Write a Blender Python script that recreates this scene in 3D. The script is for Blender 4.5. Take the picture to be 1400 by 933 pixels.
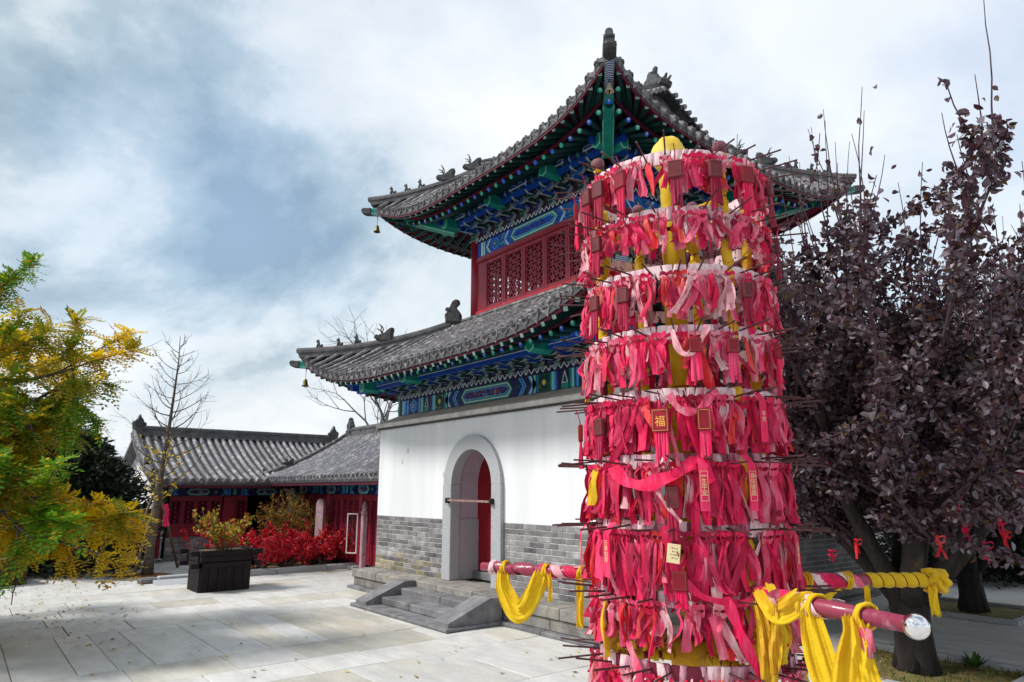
import bpy, math, random
from math import sin, cos, pi, radians, sqrt, atan2, hypot
from mathutils import Vector, Matrix, noise as mnoise

# ------------------------------------------------------------------ scene, camera, sky, sun, exposure
for o in list(bpy.data.objects):
    bpy.data.objects.remove(o)
scn = bpy.context.scene
COL = scn.collection

CAM = Vector((11.833, -6.226, 1.7))
cd = bpy.data.cameras.new("camera")
cam = bpy.data.objects.new("camera", cd)
COL.objects.link(cam)
cd.sensor_width = 36.0
cd.lens = 24.0
cd.clip_start = 0.05
cd.clip_end = 2000
cam.location = CAM
cam.rotation_euler = (radians(90 + 12.32), 0, radians(51.42))
scn.camera = cam
scn.view_settings.view_transform = 'Standard'
scn.view_settings.look = 'None'
scn.view_settings.exposure = 1.5
scn.view_settings.gamma = 1.0

SUN_DIR = Vector((-0.40, -0.74, 0.90)).normalized()      # towards the sun
SUN_EL = math.asin(SUN_DIR.z)
SUN_AZ = atan2(SUN_DIR.x, SUN_DIR.y)
world = bpy.data.worlds.new("World")
scn.world = world
world.use_nodes = True
wn = world.node_tree
for n in list(wn.nodes):
    wn.nodes.remove(n)


def wnode(t, **kw):
    n = wn.nodes.new(t)
    for k, v in kw.items():
        setattr(n, k, v)
    return n


def build_world():
    L = wn.links.new
    out = wnode('ShaderNodeOutputWorld')
    bg = wnode('ShaderNodeBackground')
    bg.inputs['Strength'].default_value = 0.1
    L(bg.outputs[0], out.inputs[0])
    sky = wnode('ShaderNodeTexSky', sky_type='NISHITA')
    sky.sun_disc = False
    sky.sun_elevation = SUN_EL
    sky.sun_rotation = SUN_AZ
    tc = wnode('ShaderNodeTexCoord')
    sep = wnode('ShaderNodeSeparateXYZ')
    L(tc.outputs['Generated'], sep.inputs[0])
    addz = wnode('ShaderNodeMath', operation='ADD')
    L(sep.outputs['Z'], addz.inputs[0]); addz.inputs[1].default_value = 0.55
    mx = wnode('ShaderNodeMath', operation='MAXIMUM')
    L(addz.outputs[0], mx.inputs[0]); mx.inputs[1].default_value = 0.12
    comb = wnode('ShaderNodeCombineXYZ')
    for ax in 'XY':
        dv = wnode('ShaderNodeMath', operation='DIVIDE')
        L(sep.outputs[ax], dv.inputs[0]); L(mx.outputs[0], dv.inputs[1])
        L(dv.outputs[0], comb.inputs[ax])
    mp = wnode('ShaderNodeMapping')
    mp.inputs['Location'].default_value = (31.3, 4.4, 0.0)
    L(comb.outputs[0], mp.inputs['Vector'])
    n1 = wnode('ShaderNodeTexNoise')
    n1.inputs['Scale'].default_value = 1.5
    n1.inputs['Detail'].default_value = 9
    n1.inputs['Roughness'].default_value = 0.58
    n1.inputs['Distortion'].default_value = 0.25
    L(mp.outputs[0], n1.inputs['Vector'])
    r1 = wnode('ShaderNodeValToRGB')
    cr = r1.color_ramp
    cr.elements[0].position = 0.36; cr.elements[0].color = (1.0/8, 1.42/8, 1.78/8, 1)
    cr.elements[1].position = 0.64; cr.elements[1].color = (3.9/8, 3.97/8, 4.02/8, 1)
    e = cr.elements.new(0.43); e.color = (1.75/8, 2.18/8, 2.5/8, 1)
    e = cr.elements.new(0.475); e.color = (2.6/8, 2.92/8, 3.15/8, 1)
    e = cr.elements.new(0.515); e.color = (3.0/8, 3.2/8, 3.36/8, 1)
    e = cr.elements.new(0.575); e.color = (3.45/8, 3.58/8, 3.68/8, 1)
    L(n1.outputs['Fac'], r1.inputs[0])
    sc = wnode('ShaderNodeVectorMath', operation='SCALE')
    sc.inputs['Scale'].default_value = 8.0
    L(r1.outputs[0], sc.inputs[0])
    n2 = wnode('ShaderNodeTexNoise')
    n2.inputs['Scale'].default_value = 0.8
    n2.inputs['Detail'].default_value = 4
    mp2 = wnode('ShaderNodeMapping')
    mp2.inputs['Location'].default_value = (8.3, -4.2, 2.0)
    L(comb.outputs[0], mp2.inputs['Vector']); L(mp2.outputs[0], n2.inputs['Vector'])
    r2 = wnode('ShaderNodeMapRange')
    r2.inputs['From Min'].default_value = 0.52; r2.inputs['From Max'].default_value = 0.80
    r2.inputs['To Min'].default_value = 0.0; r2.inputs['To Max'].default_value = 0.45
    L(n2.outputs['Fac'], r2.inputs[0])
    mix = wnode('ShaderNodeMix', data_type='RGBA')
    L(r2.outputs[0], mix.inputs['Factor'])
    L(sc.outputs[0], mix.inputs['A']); L(sky.outputs[0], mix.inputs['B'])
    L(mix.outputs['Result'], bg.inputs['Color'])


build_world()
sd = bpy.data.lights.new("sun", 'SUN')
sd.energy = 1.5
sd.angle = radians(12)
sd.color = (1.0, 0.96, 0.9)
sun = bpy.data.objects.new("sun", sd)
COL.objects.link(sun)
sun.rotation_euler = SUN_DIR.to_track_quat('Z', 'Y').to_euler()

# ------------------------------------------------------------------ materials
MATS = {}


def mat(name, col, rough=0.7, var=0.0, scale=4.0, col2=None, bump=0.0, bscale=30.0, rnd=0.0, metal=0.0,
        trans=0.0, spec=0.3, stretch=(1, 1, 1), detail=6.0, lo=0.35, hi=0.65, col3=None, scale3=1.2, lo3=0.55, hi3=0.7, amt3=0.6, sheen=0.0, coat=0.0):
    """noise-mixed principled; var: second colour amount; rnd: per-object value jitter; col3: large patches (wear, fading, painted highlights)."""
    if name in MATS:
        return MATS[name]
    m = bpy.data.materials.new(name)
    m.use_nodes = True
    nt = m.node_tree
    N, L = nt.nodes, nt.links
    b = N['Principled BSDF']
    b.inputs['Roughness'].default_value = rough
    b.inputs['Metallic'].default_value = metal
    b.inputs['Specular IOR Level'].default_value = spec
    if sheen:
        b.inputs['Sheen Weight'].default_value = sheen
    if coat:
        b.inputs['Coat Weight'].default_value = coat
    c4 = tuple(col) + (1,)
    tc = N.new('ShaderNodeTexCoord')
    mp = N.new('ShaderNodeMapping')
    mp.inputs['Scale'].default_value = stretch
    L.new(tc.outputs['Object'], mp.inputs[0])
    oi = N.new('ShaderNodeObjectInfo')
    off = N.new('ShaderNodeVectorMath'); off.operation = 'ADD'
    sc = N.new('ShaderNodeVectorMath'); sc.operation = 'SCALE'
    L.new(oi.outputs['Location'], sc.inputs[0]); sc.inputs['Scale'].default_value = 1.37
    L.new(mp.outputs[0], off.inputs[0]); L.new(sc.outputs[0], off.inputs[1])
    cur = None
    if col2 is not None:
        nz = N.new('ShaderNodeTexNoise')
        nz.inputs['Scale'].default_value = scale
        nz.inputs['Detail'].default_value = detail
        nz.inputs['Roughness'].default_value = 0.6
        L.new(off.outputs[0], nz.inputs['Vector'])
        mr = N.new('ShaderNodeMapRange')
        mr.inputs['From Min'].default_value = lo; mr.inputs['From Max'].default_value = hi
        L.new(nz.outputs['Fac'], mr.inputs[0])
        mx = N.new('ShaderNodeMix'); mx.data_type = 'RGBA'
        mx.inputs['A'].default_value = c4
        mx.inputs['B'].default_value = tuple(col2) + (1,)
        L.new(mr.outputs[0], mx.inputs['Factor'])
        cur = mx.outputs['Result']
    if col3 is not None:
        nz = N.new('ShaderNodeTexNoise')
        nz.inputs['Scale'].default_value = scale3
        nz.inputs['Detail'].default_value = 8
        nz.inputs['Roughness'].default_value = 0.65
        L.new(off.outputs[0], nz.inputs['Vector'])
        mr = N.new('ShaderNodeMapRange')
        mr.inputs['From Min'].default_value = lo3; mr.inputs['From Max'].default_value = hi3
        mr.inputs['To Max'].default_value = amt3
        L.new(nz.outputs['Fac'], mr.inputs[0])
        mx = N.new('ShaderNodeMix'); mx.data_type = 'RGBA'
        if cur is None:
            mx.inputs['A'].default_value = c4
        else:
            L.new(cur, mx.inputs['A'])
        mx.inputs['B'].default_value = tuple(col3) + (1,)
        L.new(mr.outputs[0], mx.inputs['Factor'])
        cur = mx.outputs['Result']
    if rnd:
        hs = N.new('ShaderNodeHueSaturation')
        mr = N.new('ShaderNodeMapRange')
        mr.inputs['To Min'].default_value = 1 - rnd; mr.inputs['To Max'].default_value = 1 + rnd
        L.new(oi.outputs['Random'], mr.inputs[0])
        L.new(mr.outputs[0], hs.inputs['Value'])
        if cur is None:
            hs.inputs['Color'].default_value = c4
        else:
            L.new(cur, hs.inputs['Color'])
        cur = hs.outputs[0]
    if cur is None:
        b.inputs['Base Color'].default_value = c4
    else:
        L.new(cur, b.inputs['Base Color'])
    if bump:
        nz = N.new('ShaderNodeTexNoise')
        nz.inputs['Scale'].default_value = bscale
        nz.inputs['Detail'].default_value = 6
        L.new(off.outputs[0], nz.inputs['Vector'])
        bp = N.new('ShaderNodeBump')
        bp.inputs['Strength'].default_value = bump
        bp.inputs['Distance'].default_value = 0.02
        L.new(nz.outputs['Fac'], bp.inputs['Height'])
        L.new(bp.outputs[0], b.inputs['Normal'])
    if trans:
        tr = N.new('ShaderNodeBsdfTranslucent')
        if cur is None:
            tr.inputs[0].default_value = c4
        else:
            L.new(cur, tr.inputs[0])
        ms = N.new('ShaderNodeMixShader')
        ms.inputs[0].default_value = trans
        L.new(b.outputs[0], ms.inputs[1]); L.new(tr.outputs[0], ms.inputs[2])
        L.new(ms.outputs[0], N['Material Output'].inputs[0])
    MATS[name] = m
    return m


plaster = mat('white plaster', (.76, .77, .79), .85, col2=(.66, .68, .71), scale=1.4, bump=.15, bscale=18,
              col3=(.62, .62, .62), scale3=2.2, lo3=.54, hi3=.74, amt3=.5, stretch=(1.6, 1.6, .14))
cap_mat = mat('weathered cap plaster', (.60, .54, .46), .9, col2=(.42, .37, .31), scale=6, bump=.4)
band_mat = mat('pale moulding', (.66, .64, .61), .85, col2=(.46, .44, .42), scale=5, bump=.25, stretch=(1, 1, .4))
brick_mat = mat('grey brick', (.25, .24, .245), .85, col2=(.11, .105, .115), scale=6, bump=.45, bscale=60, rnd=.45,
                col3=(.46, .45, .45), scale3=3.0, lo3=.50, hi3=.66, amt3=.75)
mossbrick_mat = mat('mossy grey brick', (.28, .255, .20), .9, col2=(.19, .16, .10), scale=9, bump=.5, bscale=60, rnd=.35,
                    col3=(.36, .32, .21), scale3=4.0, lo3=.45, hi3=.65, amt3=.8)
mortar_mat = mat('pale mortar', (.60, .59, .58), .95, col2=(.36, .36, .36), scale=12, bump=.3)
granite = mat('pale granite', (.44, .45, .47), .75, col2=(.30, .31, .33), scale=90, detail=2, bump=.2, bscale=120, lo=.42, hi=.6)
graystone = mat('grey step stone', (.21, .205, .22), .8, col2=(.12, .12, .13), scale=5, bump=.35, bscale=45, rnd=.18,
                col3=(.37, .35, .31), scale3=3, lo3=.52, hi3=.72, amt3=.6)
plinth_mat = mat('plinth stone', (.26, .25, .235), .85, col2=(.15, .14, .13), scale=6, bump=.45, bscale=40, rnd=.15,
                 col3=(.42, .38, .30), scale3=2.5, lo3=.5, hi3=.72, amt3=.6)
slab_mat = mat('paving slab', (.59, .58, .565), .7, col2=(.47, .465, .455), scale=5, bump=.22, bscale=35, rnd=.10,
               col3=(.47, .42, .34), scale3=1.1, lo3=.52, hi3=.74, amt3=.6, stretch=(.45, 1, 1))
slab_mat2 = mat('tan paving slab', (.55, .525, .47), .75, col2=(.43, .41, .37), scale=4, bump=.22, bscale=35, rnd=.1,
                col3=(.40, .34, .25), scale3=1.4, lo3=.5, hi3=.75, amt3=.65, stretch=(.4, 1, 1))
joint_mat = mat('paving joint', (.07, .062, .055), .95, col2=(.035, .032, .03), scale=8)
far_ground = mat('far paving', (.50, .49, .47), .85, col2=(.40, .38, .35), scale=.8, bump=.2)
tile_mat = mat('grey roof tile', (.06, .056, .064), .6, col2=(.17, .16, .17), scale=7, bump=.4, bscale=35, rnd=.22,
               col3=(.50, .47, .49), scale3=9.0, lo3=.53, hi3=.68, amt3=.7, spec=.45)  # pale patches: lichen and highlights painted into the colour
tile_dark = mat('dark roof tile', (.032, .032, .038), .55, col2=(.07, .07, .076), scale=5, bump=.4, bscale=35, rnd=.25,
                col3=(.24, .23, .24), scale3=6.0, lo3=.58, hi3=.78, amt3=.5, spec=.5)  # darkened: shade between the tile rows is painted into the bed
ridge_mat = mat('dark ridge tile', (.06, .06, .066), .6, col2=(.13, .125, .13), scale=5, bump=.5, bscale=30,
                col3=(.25, .24, .24), scale3=4.0, lo3=.6, hi3=.8, amt3=.5)
beast_mat = mat('beast clay', (.035, .035, .04), .65, col2=(.08, .078, .08), scale=9, bump=.4, bscale=40)
red_paint = mat('crimson paint', (.27, .014, .034), .45, col2=(.20, .010, .026), scale=4, bump=.1, col3=(.14, .014, .024), scale3=3, lo3=.6, hi3=.8, amt3=.5, spec=.35)
red_bright = mat('bright red sill paint', (.44, .02, .035), .45, col2=(.30, .015, .03), scale=6, bump=.1, col3=(.62, .35, .33), scale3=9, lo3=.66, hi3=.74, amt3=.7)
red_dark = mat('dark red paint', (.26, .016, .06), .6, col2=(.18, .012, .04), scale=4)
door_red = mat('door red', (.27, .006, .012), .5, col2=(.2, .005, .01), scale=3, stretch=(1, 1, .3), bump=.06)
green_paint = mat('malachite paint', (.006, .27, .20), .5, col2=(.008, .17, .14), scale=6)
green_dark = mat('dark green paint', (.006, .055, .05), .5, col2=(.004, .03, .03), scale=6)
blue_paint = mat('azurite paint', (.006, .085, .42), .5, col2=(.006, .035, .30), scale=6)
blue_light = mat('sky blue paint', (.08, .40, .80), .5, col2=(.05, .27, .62), scale=8)
navy_paint = mat('navy paint', (.008, .014, .10), .55, col2=(.006, .01, .05), scale=6)
purple_paint = mat('purple panel paint', (.035, .02, .17), .55, col2=(.02, .014, .1), scale=9, col3=(.30, .12, .16), scale3=26, lo3=.56, hi3=.62, amt3=.8)
pale_line = mat('white paint line', (.58, .66, .70), .5)
pale_green = mat('pale green paint', (.20, .62, .50), .5)
gold_paint = mat('gold paint', (.72, .46, .06), .45)
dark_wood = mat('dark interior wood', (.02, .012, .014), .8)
black_metal = mat('black iron', (.022, .018, .02), .5, metal=.5)
rust_rod = mat('dark iron rod', (.05, .022, .025), .5, col2=(.10, .04, .04), scale=14, metal=.3)
rack_red = mat('rack maroon paint', (.17, .012, .035), .4, col2=(.10, .008, .02), scale=8, bump=.1)
bar_red = mat('push bar paint', (.26, .03, .065), .4, col2=(.48, .20, .24), scale=9, lo=.55, hi=.72, stretch=(1, 1, 1), bump=.1, coat=.2)
wrap_pink = mat('faded pink wrap', (.84, .66, .69), .8, col2=(.66, .34, .42), scale=34, bump=.5, bscale=60, stretch=(1, 1, .25), lo=.48, hi=.68, trans=.1)
wrap_dirty = mat('dirty pink wrap', (.42, .17, .25), .8, col2=(.62, .38, .46), scale=22, bump=.5, bscale=60, stretch=(1, 1, .25), lo=.4, hi=.66,
                 col3=(.25, .02, .06), scale3=14, lo3=.5, hi3=.6, amt3=.9)
yellow_cloth = mat('yellow silk', (.90, .64, .008), .6, col2=(.82, .50, .004), scale=9, bump=.35, bscale=110, trans=.34, sheen=.2,
                   col3=(.90, .74, .25), scale3=5, lo3=.6, hi3=.8, amt3=.5)
yellow_dirty = mat('worn yellow cloth', (.74, .46, .02), .7, col2=(.58, .30, .02), scale=9, bump=.4, bscale=30, trans=.12,
                   col3=(.80, .62, .22), scale3=7, lo3=.55, hi3=.75, amt3=.6)
ribbon_cols = {
    'crimson': ((.86, .004, .105), (.62, .003, .06), (.84, .09, .24)),
    'dark red': ((.50, .003, .06), (.32, .002, .035), (.50, .03, .12)),
    'scarlet': ((.80, .014, .03), (.66, .008, .02), (.82, .20, .16)),
    'pink': ((.78, .11, .22), (.72, .04, .13), (.84, .48, .54)),
    'faded pale': ((.82, .46, .50), (.76, .24, .31), (.86, .70, .72)),
}
RIB = {k: mat(k + ' ribbon', v[0], .55, col2=v[1], scale=22, trans=.25, bump=.4, bscale=70, rnd=.2, stretch=(1, 1, .22),
              col3=v[2], scale3=12, lo3=.50, hi3=.68, amt3=.8, sheen=.15) for k, v in ribbon_cols.items()}  # third colour: fading plus sunlit paleness painted in streaks
plaque_red = mat('red lacquer plaque', (.26, .006, .018), .4, col2=(.18, .004, .012), scale=9, bump=.05)
plaque_dark = mat('dark brown plaque', (.10, .012, .018), .5, col2=(.16, .03, .035), scale=9, bump=.1)
chrome = mat('polished steel', (.82, .80, .82), .06, metal=1.0)
finial_mat = mat('dusty finial', (.11, .03, .05), .8, col2=(.22, .10, .12), scale=12, bump=.3)
card_mat = mat('yellowed card', (.72, .60, .36), .8, col2=(.62, .5, .28), scale=8)
ink = mat('ink', (.02, .012, .01), .8)
bark = mat('grey bark', (.13, .105, .08), .9, col2=(.065, .05, .04), scale=12, bump=.8, bscale=30, stretch=(1, 1, .25), col3=(.26, .22, .15), scale3=5, lo3=.58, hi3=.75, amt3=.5)
bark_dark = mat('dark plum bark', (.035, .028, .026), .9, col2=(.018, .014, .014), scale=14, bump=.9, bscale=28, stretch=(1, 1, .25), col3=(.16, .12, .06), scale3=4, lo3=.6, hi3=.75, amt3=.6)
twig_mat = mat('plum twig', (.045, .022, .032), .8, col2=(.09, .055, .06), scale=20)
twig_grey = mat('bare twig', (.06, .052, .055), .8, col2=(.11, .10, .1), scale=9)


def leaf(name, c, c2, rough=.45, trans=.25, spec=.4):
    return mat(name, c, rough, col2=c2, scale=2.5, trans=trans, spec=spec, lo=.3, hi=.7)


plum = [leaf('plum leaf', (.055, .022, .036), (.085, .036, .05), .4, .15, .5), leaf('dusty plum leaf', (.12, .085, .105), (.075, .045, .062), .45, .12, .5),
        leaf('grey sheen plum leaf', (.24, .20, .235), (.16, .125, .15), .5, .1, .5), leaf('rust plum leaf', (.11, .035, .018), (.07, .05, .02), .5, .25)]  # the grey tones paint in the sheen on the leaves
loc_leaf = [leaf('green locust leaf', (.14, .27, .014), (.09, .19, .010), .5, .4), leaf('olive locust leaf', (.42, .36, .014), (.26, .26, .012), .5, .42),
            leaf('yellow locust leaf', (.80, .56, .012), (.68, .46, .012), .5, .42), leaf('brown locust leaf', (.48, .28, .014), (.34, .19, .010), .5, .4),
            leaf('bright green locust leaf', (.17, .38, .02), (.12, .28, .02), .5, .35)]
maple_leaf = [leaf('red maple leaf', (.66, .006, .03), (.46, .005, .022), .5, .3), leaf('dark maple leaf', (.32, .004, .02), (.2, .003, .015), .5, .25),
              leaf('scarlet maple leaf', (.78, .045, .025), (.66, .014, .025), .5, .3)]
rose_leaf = [leaf('yellow rose leaf', (.52, .36, .015), (.42, .30, .02), .5, .3), leaf('green rose leaf', (.13, .18, .015), (.09, .12, .012), .5, .3),
             leaf('orange rose leaf', (.55, .14, .02), (.42, .09, .02), .5, .3), leaf('red rose leaf', (.5, .02, .03), (.35, .01, .02), .5, .3)]
gold_leaf = [leaf('golden willow leaf', (.40, .24, .012), (.28, .17, .010), .5, .3), leaf('rusty willow leaf', (.42, .08, .012), (.3, .055, .01), .5, .3),
             leaf('olive willow leaf', (.10, .11, .012), (.08, .08, .01), .5, .3)]
hedge_leaf = [leaf('dark evergreen leaf', (.012, .022, .010), (.008, .015, .008), .5, .1), leaf('dark evergreen leaf two', (.022, .032, .014), (.014, .022, .012), .5, .1)]
wood_black = mat('black stained wood', (.012, .009, .011), .7, spec=.15, col2=(.022, .016, .018), scale=10, bump=.3, bscale=30, stretch=(1, 1, .2))
brown_wood = mat('brown weathered wood', (.09, .045, .025), .8, col2=(.055, .03, .02), scale=10, bump=.4)
soil = mat('soil', (.10, .065, .035), .95, col2=(.16, .11, .05), scale=14, bump=.8, bscale=40)
soil_moss = mat('mossy soil', (.13, .10, .035), .95, col2=(.20, .16, .06), scale=10, bump=.8, bscale=40, col3=(.09, .13, .03), scale3=4, lo3=.5, hi3=.7, amt3=.7)
stake_mat = mat('pine stake', (.20, .13, .075), .8, col2=(.11, .07, .045), scale=9, stretch=(1, 1, .2), bump=.3)
rail_pink = mat('weathered pink post', (.32, .15, .20), .7, col2=(.45, .30, .34), scale=14, bump=.3)
bronze = mat('old bronze', (.16, .12, .03), .4, metal=.7, col2=(.08, .09, .03), scale=14)
glass_dark = mat('dark opening', (.008, .008, .009), .5)
van_white = mat('van paint', (.78, .79, .8), .3, coat=.4)
rubber = mat('tyre rubber', (.02, .02, .02), .8)
van_red = mat('van red stripe', (.5, .02, .03), .4)
window_glass = mat('vehicle glass', (.03, .035, .04), .1, spec=.6)

# ------------------------------------------------------------------ mesh builder and object helpers


class MB:
    def __init__(self):
        self.v, self.f, self.m = [], [], []

    def add(self, vs, fs, mi=0):
        o = len(self.v)
        self.v.extend([tuple(p) for p in vs])
        for f in fs:
            self.f.append([i + o for i in f]); self.m.append(mi)

    def quad(self, a, b, c, d, mi=0):
        self.add([a, b, c, d], [(0, 1, 2, 3)], mi)

    def box(self, x0, x1, y0, y1, z0, z1, mi=0):
        v = [(x, y, z) for z in (z0, z1) for y in (y0, y1) for x in (x0, x1)]
        self.add(v, [(0, 2, 3, 1), (4, 5, 7, 6), (0, 1, 5, 4), (2, 6, 7, 3), (0, 4, 6, 2), (1, 3, 7, 5)], mi)

    def cbox(self, x0, x1, y0, y1, z0, z1, b=.01, mi=0):
        """box with chamfered edges"""
        lo, hi = (x0, y0, z0), (x1, y1, z1)
        vs, idx = [], {}
        for sx in (0, 1):
            for sy in (0, 1):
                for sz in (0, 1):
                    s = (sx, sy, sz)
                    for ax in range(3):
                        p = []
                        for k in range(3):
                            e = hi[k] if s[k] else lo[k]
                            p.append(e if k == ax else (e - b if s[k] else e + b))
                        idx[(s, ax)] = len(vs); vs.append(p)
        fs = []
        for ax in range(3):
            u, w = (ax + 1) % 3, (ax + 2) % 3
            for sd in (0, 1):
                q = []
                for (a, c) in ((0, 0), (1, 0), (1, 1), (0, 1)):
                    s = [0, 0, 0]; s[ax] = sd; s[u] = a; s[w] = c
                    q.append(idx[(tuple(s), ax)])
                fs.append(q if sd else q[::-1])
            for a in (0, 1):
                for c in (0, 1):
                    s0 = [0, 0, 0]; s0[u] = a; s0[w] = c
                    s1 = list(s0); s1[ax] = 1
                    s0, s1 = tuple(s0), tuple(s1)
                    q = [idx[(s0, u)], idx[(s1, u)], idx[(s1, w)], idx[(s0, w)]]
                    fs.append(q if (a ^ c) else q[::-1])
        for sx in (0, 1):
            for sy in (0, 1):
                for sz in (0, 1):
                    s = (sx, sy, sz)
                    t = [idx[(s, 0)], idx[(s, 1)], idx[(s, 2)]]
                    fs.append(t if (sx + sy + sz) % 2 == 1 else t[::-1])
        self.add(vs, fs, mi)

    def bar(self, p0, p1, w, h=None, up=(0, 0, 1), mi=0):
        p0, p1 = Vector(p0), Vector(p1)
        h = w if h is None else h
        d = (p1 - p0)
        if d.length < 1e-6:
            return
        d.normalize()
        up = Vector(up)
        s = d.cross(up)
        if s.length < 1e-4:
            s = d.cross(Vector((1, 0, 0)))
        s.normalize(); u = s.cross(d)
        s = s * (w / 2); u = u * (h / 2)
        v = [p + a * s + b * u for p in (p0, p1) for (a, b) in ((-1, -1), (1, -1), (1, 1), (-1, 1))]
        self.add(v, [(0, 1, 2, 3), (7, 6, 5, 4), (0, 4, 5, 1), (1, 5, 6, 2), (2, 6, 7, 3), (3, 7, 4, 0)], mi)

    def tube(self, pts, rads, n=6, mi=0, cap=True, squash=1.0):
        pts = [Vector(p) for p in pts]
        if not isinstance(rads, (list, tuple)):
            rads = [rads] * len(pts)
        vs, fs = [], []
        ref = None
        for i, p in enumerate(pts):
            d = pts[min(i + 1, len(pts) - 1)] - pts[max(i - 1, 0)]
            if d.length < 1e-9:
                d = Vector((0, 0, 1))
            d.normalize()
            if ref is None:
                ref = d.orthogonal().normalized()
            else:
                ref = ref - d * ref.dot(d)
                if ref.length < 1e-5:
                    ref = d.orthogonal()
                ref.normalize()
            b = d.cross(ref)
            for k in range(n):
                a = 2 * pi * k / n
                vs.append(p + (ref * cos(a) + b * sin(a) * squash) * rads[i])
        for i in range(len(pts) - 1):
            for k in range(n):
                a, b = i * n + k, i * n + (k + 1) % n
                fs.append((a, b, b + n, a + n))
        if cap:
            fs.append(tuple(range(n))[::-1])
            fs.append(tuple((len(pts) - 1) * n + k for k in range(n)))
        self.add(vs, fs, mi)

    def prism(self, poly, fn, d0, d1, mi=0):
        n = len(poly)
        vs = [fn(a, b, d0) for a, b in poly] + [fn(a, b, d1) for a, b in poly]
        fs = [tuple(range(n)), tuple(range(2 * n - 1, n - 1, -1))]
        for i in range(n):
            j = (i + 1) % n
            fs.append((i, i + n, j + n, j))
        self.add(vs, fs, mi)

    def plump(self, poly, fn, t, mi=0, inset=.72):
        n = len(poly)
        ca = sum(p[0] for p in poly) / n; cb = sum(p[1] for p in poly) / n
        ins = [(ca + (a - ca) * inset, cb + (b - cb) * inset) for a, b in poly]
        vs = [fn(a, b, -.5 * t) for a, b in ins] + [fn(a, b, -.22 * t) for a, b in poly] + \
             [fn(a, b, .22 * t) for a, b in poly] + [fn(a, b, .5 * t) for a, b in ins]
        fs = [tuple(range(n)), tuple(range(4 * n - 1, 3 * n - 1, -1))]
        for l in range(3):
            for i in range(n):
                j = (i + 1) % n
                fs.append((l * n + i, (l + 1) * n + i, (l + 1) * n + j, l * n + j))
        self.add(vs, fs, mi)

    def lathe(self, prof, n=12, c=(0, 0, 0), mi=0, axis='z', cap=True):
        vs, fs = [], []
        for r, z in prof:
            for k in range(n):
                a = 2 * pi * k / n
                if axis == 'z':
                    vs.append((c[0] + r * cos(a), c[1] + r * sin(a), c[2] + z))
                else:       # along -y
                    vs.append((c[0] + r * cos(a), c[1] - z, c[2] + r * sin(a)))
        for i in range(len(prof) - 1):
            for k in range(n):
                a, b = i * n + k, i * n + (k + 1) % n
                fs.append((a, b, b + n, a + n))
        if cap:
            fs.append(tuple(range(n))[::-1])
            fs.append(tuple((len(prof) - 1) * n + k for k in range(n)))
        self.add(vs, fs, mi)

    def ellipsoid(self, c, r, n=10, mi=0):
        prof = []
        vs, fs = [], []
        m = max(4, n // 2 + 1)
        for i in range(m + 1):
            t = -pi / 2 + pi * i / m
            for k in range(n):
                a = 2 * pi * k / n
                vs.append((c[0] + r[0] * cos(t) * cos(a), c[1] + r[1] * cos(t) * sin(a), c[2] + r[2] * sin(t)))
        for i in range(m):
            for k in range(n):
                a, b = i * n + k, i * n + (k + 1) % n
                fs.append((a, b, b + n, a + n))
        self.add(vs, fs, mi)

    def grid(self, P, mi=0, closed=False):
        """P[i][j] points"""
        ni, nj = len(P), len(P[0])
        vs = [p for row in P for p in row]
        fs = []
        for i in range(ni - 1):
            for j in range(nj - 1 + (1 if closed else 0)):
                k = (j + 1) % nj
                fs.append((i * nj + j, i * nj + k, (i + 1) * nj + k, (i + 1) * nj + j))
        self.add(vs, fs, mi)

    def mesh(self, name, mats, smooth=False, off=None):
        me = bpy.data.meshes.new(name)
        v = self.v if off is None else [(p[0] - off[0], p[1] - off[1], p[2] - off[2]) for p in self.v]
        me.from_pydata(v, [], self.f)
        if not isinstance(mats, (list, tuple)):
            mats = [mats]
        for m in mats:
            me.materials.append(m)
        if len(mats) > 1:
            me.polygons.foreach_set('material_index', self.m)
        if smooth:
            me.polygons.foreach_set('use_smooth', [True] * len(self.f))
        me.update()
        return me


def link(name, me, parent=None, loc=None, rot=None, M=None):
    o = bpy.data.objects.new(name, me)
    COL.objects.link(o)
    if parent is not None:
        o.parent = parent
        if 'wo' in parent:                       # a thing whose parts are given in world coordinates
            o.matrix_parent_inverse = Matrix.Translation(-Vector(parent['wo']))
    if M is not None:
        o.matrix_basis = M
    if loc is not None:
        o.location = loc
    if rot is not None:
        o.rotation_euler = rot
    return o


def P(name, mb, mats, parent=None, smooth=False, **kw):
    return link(name, mb.mesh(name, mats, smooth), parent, **kw)


def tag(o, label=None, cat=None, group=None, kind=None):
    if label: o['label'] = label
    if cat: o['category'] = cat
    if group: o['group'] = group
    if kind: o['kind'] = kind
    return o


def thing(name, label, cat, loc=(0, 0, 0), rz=0, group=None, world=False):
    """an Empty at the base of a thing; world=True: its parts are built in world coordinates"""
    o = bpy.data.objects.new(name, None)
    COL.objects.link(o)
    o.location = loc
    o.rotation_euler = (0, 0, rz)
    o.empty_display_size = .2
    if world:
        o['wo'] = tuple(loc)
    return tag(o, label, cat, group)


def solo(name, mb, mats, label, cat, loc, group=None, smooth=False, kind=None):
    """a thing that is one mesh, built in world coordinates with its origin at loc"""
    o = link(name, mb.mesh(name, mats, smooth, off=loc), None, loc=loc)
    return tag(o, label, cat, group, kind)


def copy_one(o, M, parent=None):
    c = o.copy()
    COL.objects.link(c)
    if parent is not None:
        c.parent = parent
    c.matrix_basis = M @ o.matrix_basis
    return c


def lerp(a, b, t):
    return a + (b - a) * t


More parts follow.
